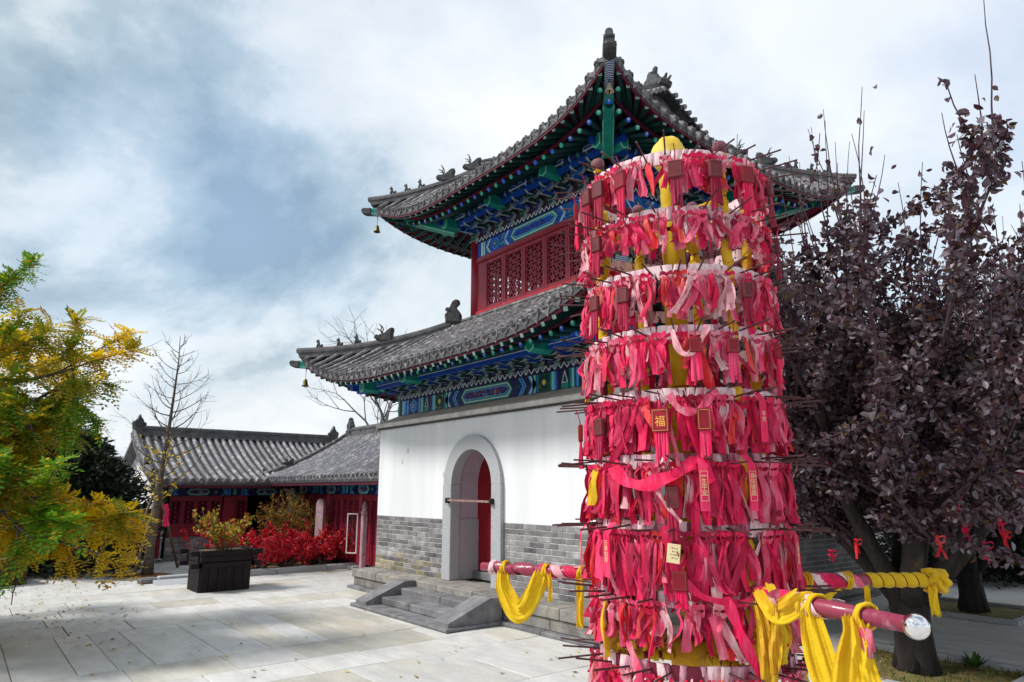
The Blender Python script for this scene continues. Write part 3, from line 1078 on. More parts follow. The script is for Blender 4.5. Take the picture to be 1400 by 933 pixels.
def build_roof(name, R, spacing, extra, gable, soff_t):
    NU, NT = 40, 8
    mb = MB()
    for k in range(4):
        top = [[RZ[k] @ R.S(-1 + 2 * i / NU, j / NT) for j in range(NT + 1)] for i in range(NU + 1)]
        bot = [[RZ[k] @ R.S(-1 + 2 * i / NU, j / NT, -.07) for j in range(NT + 1)] for i in range(NU + 1)]
        mb.grid(top); mb.grid([r[::-1] for r in bot])
        mb.grid([[RZ[k] @ R.S(-1 + 2 * i / NU, 0, dz) for dz in (-.07, 0)] for i in range(NU + 1)])
    roof = P(name, mb, tile_dark, T)
    # soffit boards and the red eave fascia
    mb = MB()
    sof = [[R.S(-1 + 2 * i / NU, soff_t * j / 4 + .012, -.075 - .02 * (j > 0)) for j in range(5)] for i in range(NU + 1)]
    mb.grid([r[::-1] for r in sof])
    s1 = P('soffit_board', mb, red_dark, roof)
    mb = MB()
    for i in range(NU):
        a, b = R.S(-1 + 2 * i / NU, .018, -.085), R.S(-1 + 2 * (i + 1) / NU, .018, -.085)
        mb.bar(a, b, .03, .07)
    s2 = P('eave_fascia', mb, fascia_red, roof)
    four([s1, s2])
    # rows, end discs, drip tiles
    h0 = R.half(0)
    n = int((2 * h0 - .1) / spacing)
    if n % 2 == 0: n -= 1
    dm = MB()
    rad = spacing * .29
    dm.lathe([(rad * .9, -.12), (rad * 1.08, 0), (rad * 1.08, .012), (rad * .85, .016), (rad * .8, .006), (rad * .3, .008), (rad * .15, .016), (0.001, .016)], 12, axis='y')
    dm.ellipsoid((0, .06, rad * 1.15), (rad * .38, rad * .38, rad * .42), 7, 1)
    disc = dm.mesh('end_disc', [tile_mat, beast_mat])
    pm = MB()
    w = spacing * .36
    pl = [(-w, .02), (-w * .9, -.02), (-w * .5, -.045), (-w * .2, -.07), (0, -.098), (w * .2, -.07), (w * .5, -.045), (w * .9, -.02), (w, .02), (w * .5, -.004), (0, -.012), (-w * .5, -.004)]
    pm.prism(pl, lambda a, b, d: (a, d - b * .25, b), -.018, 0)
    drip = pm.mesh('drip_tile', tile_mat)
    objs = []
    for i in range(n):
        a = (i - (n - 1) / 2) * spacing
        u = a / h0
        pts = row_pts(R, a, 9, extra)
        rm = MB(); tile_row(rm, pts, rad)
        ro = P('cover_tile_row', rm, tile_mat, roof, smooth=False)
        if extra and abs(a) <= R.r1:
            rm = MB(); tile_row(rm, row_pts(R, a, 9), rad)
            ro = P('cover_tile_row', rm, tile_mat, roof, smooth=False)
            copy_one(ro, RZ[3]); ro.matrix_basis = RZ[1]
        else:
            objs.append(ro)
        e = R.at(a, 0, .02)
        tilt = atan2((R.at(a, .06) - R.at(a, 0)).z, (R.at(a, .06) - R.at(a, 0)).y)
        Mx = Matrix.Translation(e) @ Matrix.Rotation(tilt * .8 + .05, 4, 'X') @ Matrix.Rotation(-u * abs(u) ** 3 * .5, 4, 'Z') @ Matrix.Rotation(-(4 * R.lift * u ** 3 / h0) * .6, 4, 'Y')
        objs.append(link('end_disc', disc, roof, M=Mx))
        a2 = a + spacing / 2
        if abs(a2) < h0 - .04:
            e = R.at(a2, 0, .0); u2 = a2 / h0
            objs.append(link('drip_tile', drip, roof, M=Matrix.Translation(e + Vector((0, -.005, .012))) @ Matrix.Rotation(-(4 * R.lift * u2 ** 3 / h0) * .8, 4, 'Y')))
    for o in objs:
        for k in (1, 3):
            copy_one(o, RZ[k])
    return roof


def rafters(roof, R, y_dot, z_dot, y_in, z_in, t_fly, lim, n, corner):
    """round rafters with painted ends, square flying rafters above"""
    r = .042
    for i in range(n):
        a = (i - (n - 1) / 2) * .205
        u = a / R.half(0)
        q = abs(u) ** 4
        a0 = a if abs(a) < lim else (lim + (abs(a) - lim) * .45) * (1 if a > 0 else -1)
        e = Vector((a, y_dot - R.flare * q * .8, z_dot + R.lift * q * .86))
        s = Vector((a0, y_in, z_in))
        mb = MB()
        c = blue_paint if i % 2 else green_paint
        mb.tube([e, s], r, 8, 0)
        d = (e - s).normalized()
        mb.tube([e + d * .001, e + d * .006], [r * .95, r * .9], 8, 1)
        mb.tube([e + d * .006 + Vector((0, 0, r * .25)), e + d * .010 + Vector((0, 0, r * .25))], r * .42, 8, 2)
        o1 = P('round_rafter', mb, [green_dark, mat('bright ' + c.name, (.02, .13, .72) if i % 2 else (.03, .46, .34), .4), pale_line], roof)
        p0 = R.at(a, t_fly[0], -.135); p1 = R.at(a0 if abs(a) > lim else a, t_fly[1], -.15 if t_fly[1] < .25 else -.24)
        mb = MB()
        mb.bar(p0, p1, .06, .06, mi=0)
        d = (p0 - p1).normalized()
        mb.bar(p0 + d * .001, p0 + d * .006, .052, .052, mi=1)
        o2 = P('flying_rafter', mb, [green_dark, mat('flying rafter end', (.30, .36, .36), .5, col2=(.10, .25, .22), scale=30)], roof)
        for o in (o1, o2):
            for k in (1, 3):
                copy_one(o, RZ[k])
    mb = MB()
    N = 30
    for i in range(N):
        pts = []
        for j in (i, i + 1):
            u = -1 + 2 * j / N; q = abs(u) ** 4
            pts.append(Vector((u * R.half(0) * .93, y_dot + .012 - R.flare * q * .8, z_dot + R.lift * q * .86 + .06)))
        mb.bar(pts[0], pts[1], .03, .055)
    o = P('rafter_fascia', mb, fascia_red, roof); four([o])


def beast_profile(kind):
    if kind == 'sitting':       # little seated roof animal facing -a
        return [(-.050, 0), (-.048, .03), (-.036, .07), (-.030, .105), (-.055, .112), (-.062, .125), (-.045, .142), (-.030, .165), (-.012, .172), (-.006, .155), (.004, .14), (.004, .12),
                (.014, .09), (.034, .055), (.050, .032), (.070, .045), (.082, .066), (.088, .06), (.080, .032), (.060, .004), (.03, .0), (0.012, .0), (0.0, .035), (-.012, .055), (-.024, .03), (-.026, 0)]
    if kind == 'head':          # horned dragon head facing -a
        return [(-.20, .06), (-.235, .095), (-.225, .135), (-.19, .15), (-.16, .135), (-.10, .145), (-.04, .165), (.02, .205), (.07, .255), (.115, .29), (.15, .285), (.165, .25), (.15, .17), (.15, .0), (-.12, .0), (-.13, .045), (-.17, .05)]
    if kind == 'ridge':         # big dragon biting the ridge
        return [(-.24, 0), (-.26, .12), (-.30, .2), (-.25, .28), (-.19, .27), (-.15, .33), (-.09, .37), (-.06, .46), (-.02, .50), (.03, .49), (.05, .42), (.10, .38), (.15, .33), (.19, .25), (.26, .24), (.30, .19), (.26, .13), (.21, .12), (.21, 0)]


def head_mesh(scale=1.):
    mb = MB()
    fn = lambda a, b, d: (a * scale, d * scale, b * scale)
    mb.plump(beast_profile('head'), fn, .15, 0, .8)
    mb.ellipsoid((-.10 * scale, 0, .12 * scale), (.05 * scale, .085 * scale, .05 * scale), 8)
    for s in (-1, 1):
        k = scale
        mb.tube([(-.06 * k, s * .03 * k, .15 * k), (-.09 * k, s * .05 * k, .22 * k), (-.07 * k, s * .06 * k, .28 * k), (-.10 * k, s * .06 * k, .34 * k), (-.13 * k, s * .06 * k, .36 * k)], [.018 * k, .014 * k, .012 * k, .01 * k, .006 * k], 6)
        mb.tube([(-.085 * k, s * .05 * k, .22 * k), (-.13 * k, s * .055 * k, .25 * k), (-.18 * k, s * .055 * k, .27 * k)], [.012 * k, .01 * k, .006 * k], 5)
    return mb.mesh('dragon_head', beast_mat)


def beast_mesh(i):
    pr = beast_profile('sitting')
    mb = MB()
    k = (1.0, .93, 1.03)[i]
    dx = (0, .006, -.004)[i]
    mb.plump([(a * k, b * k + (.012 * i if b > .13 and a > -.03 else 0)) for a, b in pr], lambda a, b, d: (a + dx, d, b), .062, 0, .8)
    mb.ellipsoid((-.03, 0, .135 * k), (.028, .026, .026), 8)
    return mb.mesh('roof_beast', beast_mat)


HEAD = head_mesh(1.)
BEASTS = [beast_mesh(i) for i in range(3)]


def hip(roof, R, t1, beasts, heads, bell=True, base_h=.16):
    """front-left hip: layered ridge on the diagonal, animals, corner beams; copied to the other corners"""
    pts = [R.S(-1, t1 * i / 14) for i in range(15)]
    d0 = Vector((-1, -1, 0)).normalized()
    out = []
    mb = MB()
    for (w, h, z, ext) in ((.17, .05, .02, .02), (.12, .05, .07, .05), (.15, .035, .115, .07)):
        q = [p + Vector((0, 0, z)) for p in pts]
        q[0] = q[0] + d0 * ext
        for a, b in zip(q, q[1:]):
            mb.bar(a, b + (b - a) * .01, w, h)
    q = [p + Vector((0, 0, base_h - .008)) for p in pts]; q[0] = q[0] + d0 * .10
    mb.tube(q, .055, 8)
    mb.lathe([(.058, 0), (.066, .02), (.066, .05)], 10, (0, 0, 0)) if False else None
    out.append(P('hip_ridge', mb, ridge_mat, roof))

    def along(s):           # horizontal distance from the corner tip
        tgt = s
        acc = 0
        for a, b in zip(pts, pts[1:]):
            l = hypot(b.x - a.x, b.y - a.y)
            if acc + l >= tgt:
                return a.lerp(b, (tgt - acc) / l)
            acc += l
        return pts[-1]
    Rd = Matrix.Rotation(pi / 4, 4, 'Z')      # -a axis of the profiles -> outward along the front-left diagonal
    for i, s in enumerate(beasts):
        out.append(link('roof_beast', BEASTS[i % 3], roof, M=Matrix.Translation(along(s) + Vector((0, 0, base_h + .035))) @ Rd))
    for s in heads:
        out.append(link('dragon_head', HEAD, roof, M=Matrix.Translation(along(s) + Vector((0, 0, base_h - .03))) @ Rd))
    # corner beams: lower green beam, upper beam with striped underside, clay head at the tip
    tip = pts[0]
    inn = Vector((-lim_in(R), -lim_in(R), tip.z - .30))
    mb = MB()
    L_ = Vector((1, 1, 0)).normalized()
    b0 = tip + L_ * .78 + Vector((0, 0, -.33)); b1 = tip + L_ * 1.75 + Vector((0, 0, -.62))
    for (w, h, mi, k) in ((.15, .20, 1, 0), (.135, .215, 0, 0), (.16, .15, 0, 0)):
        mb.bar(b0, b1, w, h, mi=mi)
    for s in (-1, 1):
        sd_ = Vector((1, -1, 0)).normalized() * (.083 * s)
        for dz in (-.075, .075):
            mb.bar(b0 + sd_ + Vector((0, 0, dz)), b1 + sd_ + Vector((0, 0, dz)), .006, .014, mi=1)
    mb.prism([(0, .1), (0, -.09), (-.1, -.05), (-.16, .05), (-.12, .1)], lambda a, b, d: (b0 + L_ * a + Vector((1, -1, 0)).normalized() * d + Vector((0, 0, b))), -.07, .07, 0)
    out.append(P('corner_beam', mb, [green_paint, pale_green], roof))
    mb = MB()
    c0 = tip + d0 * .02 + Vector((0, 0, -.13)); c1 = tip + L_ * 1.0 + Vector((0, 0, -.215))
    mb.bar(c0, c1, .12, .13, mi=0)
    for s in (-1, 1):
        sd_ = Vector((1, -1, 0)).normalized() * (.062 * s)
        for dz in (-.055, .055):
            mb.bar(c0 + sd_ + Vector((0, 0, dz)), c1 + sd_ + Vector((0, 0, dz)), .006, .012, mi=1)
    dd = (c1 - c0); nn = 22
    sdv = Vector((1, -1, 0)).normalized()
    for i in range(nn):
        p = c0 + dd * (i / nn) + Vector((0, 0, -.069)); q = c0 + dd * ((i + .5) / nn) + Vector((0, 0, -.069))
        nd = dd.normalized() * .03
        for s in (-1, 1):
            mb.add([p, q, q + sdv * (.055 * s) + nd, p + sdv * (.055 * s) + nd], [(0, 1, 2, 3)], 2)
            r_ = c0 + dd * ((i + 1) / nn) + Vector((0, 0, -.069))
            mb.add([q, r_, r_ + sdv * (.055 * s) + nd, q + sdv * (.055 * s) + nd], [(0, 1, 2, 3)], 3)
    out.append(P('corner_beam', mb, [green_paint, pale_green, pale_line, mat('deep blue stripe', (.01, .02, .3), .5)], roof))
    mb = MB()
    hp = [(0, .075), (-.10, .075), (-.19, .085), (-.225, .06), (-.235, .02), (-.2, -.03), (-.14, -.06), (0, -.075)]
    mb.plump(hp, lambda a, b, d: c0 + L_ * (a + .02) + sdv * d + Vector((0, 0, b)), .17, 0, .8)
    for s in (-1, 1):
        mb.ellipsoid(tuple(c0 + L_ * -.12 + sdv * (.07 * s) + Vector((0, 0, .045))), (.025, .025, .025), 7)
    out.append(P('beam_tip_head', mb, beast_mat, roof))
    four(out)
    return c0


def lim_in(R):
    return R.r1


# lower roof
RL = Roof(4.14, 1.98, 3.60, 4.83, .66, .12, .34)
lower = build_roof('lower_roof', RL, .205, None, False, .42)
rafters(lower, RL, -W - .56, 3.585, -W + .28, 3.79, (.015, .22), 2.9, 41, None)
tipL = hip(lower, RL, .93, (.34, .75, 1.12), (1.70,))
# beasts that close the hip ridges against the upper storey
mb = MB(); mb.plump([(a * .8, b * .75) for a, b in beast_profile('ridge')], lambda a, b, d: (a, d, b), .22, 0, .8)
for s in (-1, 1):
    mb.ellipsoid((-.16, .08 * s, .2), (.03, .03, .03), 7)
m_ = mb.mesh('hip_end_beast', beast_mat)
hb = MB(); hb.plump([(-.2, .0), (-.22, .12), (-.15, .19), (-.21, .24), (-.19, .30), (-.10, .30), (-.07, .38), (-.03, .46), (.05, .50), (.13, .47), (.15, .40), (.09, .36), (.07, .28), (.13, .21), (.19, .12), (.2, -.12), (-.2, -.12)], lambda a, b, d: (a, d, b), .18, 0, .8)
for s in (-1, 1):
    hb.ellipsoid((-.11, .08 * s, .22), (.03, .03, .03), 7)
m_ = hb.mesh('hip_end_beast', beast_mat)
o = link('hip_end_beast', m_, lower, M=Matrix.Translation((-2.10, -2.10, 4.96)) @ Matrix.Rotation(pi / 4, 4, 'Z') @ Matrix.Scale(.82, 4))
four([o])
mb = MB()
mb.box(-2.0, 2.0, -2.0, -1.85, 4.70, 4.905, 0); mb.box(-2.02, 2.02, -2.03, -1.93, 4.905, 4.945, 1)
four([P('ridge_band', mb, [band_mat, tile_mat], lower)])
# lower purlin, brackets, beam heads
mb = MB()
mb.tube([(-W - .62, -W - .2, 3.69), (W + .62, -W - .2, 3.69)], .065, 10, 0)
mb.box(-W - .55, W + .55, -W - .235, -W - .165, 3.55, 3.625, 1)
for i in range(-16, 17):
    mb.tube([(i * .2 - .02, -W - .2, 3.69), (i * .2 + .02, -W - .2, 3.69)], .0665, 10, (2, 3, 4)[i % 3])
mb.box(-W - .5, W + .5, -W - .238, -W - .232, 3.612, 3.622, 5)
pl_ = P('eave_purlin', mb, [blue_paint, blue_paint, green_paint, blue_light, green_paint, pale_line], T)
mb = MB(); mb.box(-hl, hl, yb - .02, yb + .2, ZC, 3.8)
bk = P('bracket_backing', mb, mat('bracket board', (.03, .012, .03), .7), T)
br = bracket_row(T, [-2.72 + .34 * i for i in range(17)], yb - .08, ZC + .05, .23, .20)
mb = MB()
hexp = [(-.085, 0), (0, -.05), (.085, 0), (.085, .17), (-.085, .17)]
for k, c, d0, d1 in ((1., 1, -.14, .2), (1.02, 0, -.146, -.138), (.82, 1, -.15, -.14)):
    mb.prism([(a * k, .07 + (b - .07) * k) for a, b in hexp], lambda a, b, d: (a, d, b), d0, d1, c)
bh = mb.mesh('beam_head', [pale_green, green_paint])
bhs = [link('beam_head', bh, T, loc=(x, -W - .36, 3.54)) for x in (-1.42, 1.95, -2.95)]
four([pl_, bk] + br + bhs, (1, 3))
four([bk, pl_], (2,))

# upper storey: columns, sill, frames, lattice panels, head beam on all four sides
C2 = 1.795
for k in range(4):
    mb = MB(); mb.tube([(-C2, -C2, 4.8), (-C2, -C2, 6.6)], .10, 14)
    o = P('corner_column', mb, red_paint, T, smooth=True); o.matrix_basis = RZ[k]
fy = -C2
mb = MB(); mb.cbox(-1.70, 1.70, fy - .07, fy + .07, 4.95, 5.075, .008)
sill = P('window_sill', mb, red_bright, T)
mb = MB(); mb.cbox(-1.70, 1.70, fy - .055, fy + .055, 6.06, 6.165, .006)
mb.box(-1.70, 1.70, fy - .068, fy + .03, 6.085, 6.11)
hd = P('head_rail', mb, red_paint, T)
side = []
for x0, x1 in ((-1.70, -1.455), (1.455, 1.70)):
    mb = MB(); mb.cbox(x0, x1, fy - .03, fy + .03, 5.076, 6.058, .006); side.append(P('side_stile', mb, red_paint, T))
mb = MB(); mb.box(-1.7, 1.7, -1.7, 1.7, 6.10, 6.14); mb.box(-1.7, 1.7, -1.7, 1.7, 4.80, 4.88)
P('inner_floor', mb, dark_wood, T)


def lattice(w, h, s, rad, th):
    """three families of bars with petal rings at their crossings"""
    mb = MB()
    for ang in (pi / 2, pi / 6, -pi / 6):
        d = Vector((cos(ang), sin(ang))); nrm = Vector((-d.y, d.x))
        step = s * sin(pi / 3)
        m = int((w + h) / step) + 1
        for k in range(-m, m + 1):
            p = nrm * (k * step)
            t0, t1 = -9., 9.
            for c, lo, hi in ((0, -w / 2, w / 2), (1, -h / 2, h / 2)):
                if abs(d[c]) < 1e-6:
                    if not lo < p[c] < hi: t0, t1 = 1, 0
                else:
                    a, b = (lo - p[c]) / d[c], (hi - p[c]) / d[c]
                    t0, t1 = max(t0, min(a, b)), min(t1, max(a, b))
            if t1 - t0 > .02:
                a, b = p + d * t0, p + d * t1
                mb.bar((a.x, 0, a.y), (b.x, 0, b.y), th, .02, up=(0, 1, 0))
    for i in range(-12, 13):
        for j in range(-14, 15):
            cx_ = i * s * sin(pi / 3); cz_ = (j + .5 * (i % 2)) * s
            if abs(cx_) + rad < w / 2 and abs(cz_) + rad < h / 2:
                n = 10
                A = [[(cx_ + r * cos(2 * pi * q / n), y, cz_ + r * sin(2 * pi * q / n)) for r, y in ((rad - th * .6, -.009), (rad + th * .4, -.009), (rad + th * .4, .009), (rad - th * .6, .009))] for q in range(n + 1)]
                mb.grid(A, closed=True)
    return mb


PW, PH0, PH1 = .582, 5.076, 6.058
pf = MB()
for x0, x1 in ((-PW / 2 + .002, -PW / 2 + .055), (PW / 2 - .055, PW / 2 - .002)):
    pf.cbox(x0, x1, -.03, .03, -.491, .491, .006)
for z0, z1 in ((-.491, -.42), (.42, .491)):
    pf.cbox(-PW / 2 + .056, PW / 2 - .056, -.025, .025, z0, z1, .005)
pfm = pf.mesh('lattice_panel', red_paint)
lam = lattice(PW - .11, .84, .125, .046, .013).mesh('lattice', red_paint)
side += [sill, hd]
for i in range(5):
    p = link('lattice_panel', pfm, T, loc=(-1.455 + PW * (i + .5), fy, 5.567))
    l = link('lattice', lam, p)
    for k in (1, 2, 3):
        c = copy_one(p, RZ[k]); c2 = l.copy(); COL.objects.link(c2); c2.parent = c
four(side)

# upper painted beam
yu = fy - .03
U0, U1 = 6.167, 6.47
hu = 1.70
fnU = lambda a, b, d: (a, yu + d, b)
mb = MB(); mb.box(-hu, hu, yu, yu + .15, U0, U1, BL)
z0, z1 = U0 + .012, U1 - .012
cartouche(mb, fnU, -.66, .66, z0, z1, BL)
scrolls(mb, fnU, -.36, .36, z0 + .08, z1 - .08, 34, 7, (PU, RD, PU))
for s in (-1, 1):
    f2 = (lambda a, b, d, s=s: (s * a, yu + d, b))
    chevron(mb, f2, .68, z0, z1, .03, 1, (LB, PL))
    scrolls(mb, f2, .8, 1.0, z0 + .03, z1 - .03, 26, 1, (GR, PG))
    roundel(mb, f2, 1.12, (z0 + z1) / 2, .10, BL, BL)
    chevron(mb, f2, 1.30, z0, z1, .03, -1, (LB, PL, GR)) if False else chevron(mb, f2, 1.26, z0, z1, .028, 1, (PL, LB, GR))
    stripe(mb, f2, 1.43, .17, z0, z1, (BL, PL, GR, PG, PL, BL))
bu = P('painted_beam', mb, BM, T)
zu = zigzag('zigzag_board', -hu, hu, yu - .03, U1 + .006, U1 + .09, 30, T)
mb = MB()
for i, (k, c) in enumerate(((1, 0), (.8, 1))):
    mb.prism([(a * k, .165 + (b - .165) * k) for a, b in prof], lambda a, b, d: (-C2 - .02 - a, yu + .08 + d * (1 + .04 * i), U0 - .02 + b), -.08, .08, c)
be = P('beam_end', mb, [pale_green, green_paint], T)
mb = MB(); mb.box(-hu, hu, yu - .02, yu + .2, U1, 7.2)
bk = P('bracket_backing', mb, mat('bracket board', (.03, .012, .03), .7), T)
br = bracket_row(T, [-1.71 + .38 * i for i in range(10)], yu - .05, U1 + .05, .42, .22)
mb = MB()
PY, PZ = -2.12, 7.0
mb.tube([(-2.62, PY, PZ), (2.62, PY, PZ)], .07, 10, 0)
mb.box(-2.5, 2.5, PY - .035, PY + .035, PZ - .16, PZ - .075, 1)
for i in range(-13, 14):
    mb.tube([(i * .19 - .02, PY, PZ), (i * .19 + .02, PY, PZ)], .0715, 10, (2, 3, 4)[i % 3])
for s in range(-2, 3):
    mb.box(s * .95 - .24, s * .95 + .24, PY - .076, PY - .06, PZ - .035, PZ + .035, 5)
    mb.box(s * .95 - .225, s * .95 + .225, PY - .079, PY - .06, PZ - .022, PZ + .022, 6)
pu = P('eave_purlin', mb, [navy_paint, blue_paint, green_paint, blue_light, green_paint, pale_line, blue_paint], T)
bhs = [link('beam_head', bh, T, loc=(x, PY - .14, PZ - .19)) for x in (-.62, .92, -2.05, 2.15)]
four([bu, zu, be, bk, pu] + br + bhs)

# upper roof with main ridge and gables
RU = Roof(3.20, 1.75, 6.86, 8.02, .56, .13, .22)
ext = [(1.1, 8.35), (.5, 8.64), (.06, 8.88)]
upper = build_roof('upper_roof', RU, .205, ext, True, .62)
rafters(upper, RU, -2.825, 6.74, -2.12, 7.10, (.03, .30), 1.9, 31, None)
tipU = hip(upper, RU, .98, (.40, .70, 1.0), (1.55, 2.10))
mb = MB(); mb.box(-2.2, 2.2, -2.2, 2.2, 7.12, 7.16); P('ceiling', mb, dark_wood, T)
mb = MB()
gx = 1.5
for s in (-1, 1):
    mb.add([(s * gx, -1.75, 8.0), (s * gx, 1.75, 8.0), (s * gx, 0, 8.90)], [(0, 1, 2)], 0)
mb.add([(-1.7, -1.75, 8.02), (1.7, -1.75, 8.02), (1.7, 0, 8.90), (-1.7, 0, 8.90)], [(0, 1, 2, 3)], 1)
mb.add([(-1.7, 1.75, 8.02), (1.7, 1.75, 8.02), (1.7, 0, 8.90), (-1.7, 0, 8.90)], [(3, 2, 1, 0)], 1)
for s in (-1, 1):
    mb.box(s * 1.6 - .2, s * 1.6 + .2, -1.8, 1.8, 7.96, 8.0, 1)
P('gable', mb, [tile_mat, tile_dark], upper)
for s in (-1, 1):
    for f in (-1, 1):
        mb = MB()
        pp = [Vector((s * 1.55, f * r, z)) for r, z in ((1.82, 8.05), (1.1, 8.41), (.5, 8.70), (.05, 8.96))]
        for a, b in zip(pp, pp[1:]):
            mb.bar(a, b, .2, .10); mb.bar(a + Vector((0, 0, .08)), b + Vector((0, 0, .08)), .13, .07)
        mb.tube([p + Vector((0, 0, .14)) for p in pp], .05, 8)
        o = P('gable_ridge', mb, ridge_mat, upper)
        for i in range(11):
            k = i / 11
            q = pp[0].lerp(pp[1], k * 3) if k < 1 / 3 else (pp[1].lerp(pp[2], k * 3 - 1) if k < 2 / 3 else pp[2].lerp(pp[3], k * 3 - 2))
            mb = MB(); mb.tube([q + Vector((s * .06, 0, .0)), q + Vector((s * .22, 0, -.05))], .05, 8); P('verge_tile', mb, tile_mat, upper)
mb = MB()
mb.box(-1.5, 1.5, -.11, .11, 8.86, 8.96); mb.box(-1.5, 1.5, -.07, .07, 8.96, 9.10); mb.box(-1.5, 1.5, -.09, .09, 9.10, 9.14)
mb.tube([(-1.5, 0, 9.16), (1.5, 0, 9.16)], .055, 8)
P('main_ridge', mb, ridge_mat, upper)
mb = MB()
mb.plump([(a * 1.15, b * 1.12) for a, b in beast_profile('ridge')], lambda a, b, d: (a, d, b), .3, 0, .8)
mb.tube([(.0, 0, .5), (.02, 0, .62), (.05, 0, .66)], [.05, .05, .03], 8)
for s in (-1, 1):
    mb.ellipsoid((-.2, .11 * s, .26), (.04, .04, .04), 7)
    mb.tube([(.18, .03 * s, .3), (.28, .05 * s, .3), (.33, .06 * s, .36)], [.04, .035, .02], 6)
m_ = mb.mesh('ridge_dragon', beast_mat)
link('ridge_dragon', m_, upper, M=Matrix.Translation((1.42, 0, 8.86)))
link('ridge_dragon', m_, upper, M=Matrix.Translation((-1.42, 0, 8.86)) @ Matrix.Rotation(pi, 4, 'Z'))

# wind bells hang from the corner beams: things of their own
def bell(loc, length, k, label, m):
    mb = MB()
    x, y, z = loc
    mb.lathe([(.012 * k, -length + .0), (.03 * k, -length - .012 * k), (.036 * k, -length - .05 * k), (.046 * k, -length - .10 * k), (.062 * k, -length - .125 * k), (.058 * k, -length - .128 * k), (.04 * k, -length - .09 * k), (.03 * k, -length - .03 * k)], 12, loc, cap=False)
    b = thing('wind_bell', label, 'bell', loc, 0, 'bronze bells hanging from the roof corners', world=True)
    P('bell_body', mb, m, b, smooth=True)
    mb = MB()
    for s in (-1, 1):
        mb.tube([(x + .02 * s, y, z), (x, y, z - length * .5)], .004, 5)
    mb.tube([(x, y, z - length * .5), (x, y, z - length)], .004, 5)
    P('hanger', mb, black_metal, b)
    mb = MB(); mb.tube([(x, y, z - length - .05 * k), (x, y, z - length - .15 * k)], [.004, .012], 6); P('clapper', mb, black_metal, b)


L_ = Vector((1, 1, 0)).normalized()
off = Vector((W, W, 0))
bell(off + tipL + L_ * .13 + Vector((0, 0, -.07)), .22, 1.15, 'small bronze bell hanging from the left corner of the lower roof', bronze)
bell(off + tipU + L_ * .13 + Vector((0, 0, -.07)), .22, 1.15, 'small bronze bell hanging from the left corner of the upper roof', bronze)
tn = RZ[1] @ tipU; Ln = Vector((-1, 1, 0)).normalized()
bell(off + tn + Ln * .42 + Vector((0, 0, -.09)), .06, 1.1, 'pale bell hanging under the near corner of the upper roof', mat('pale bell metal', (.6, .52, .38), .35, metal=.5))
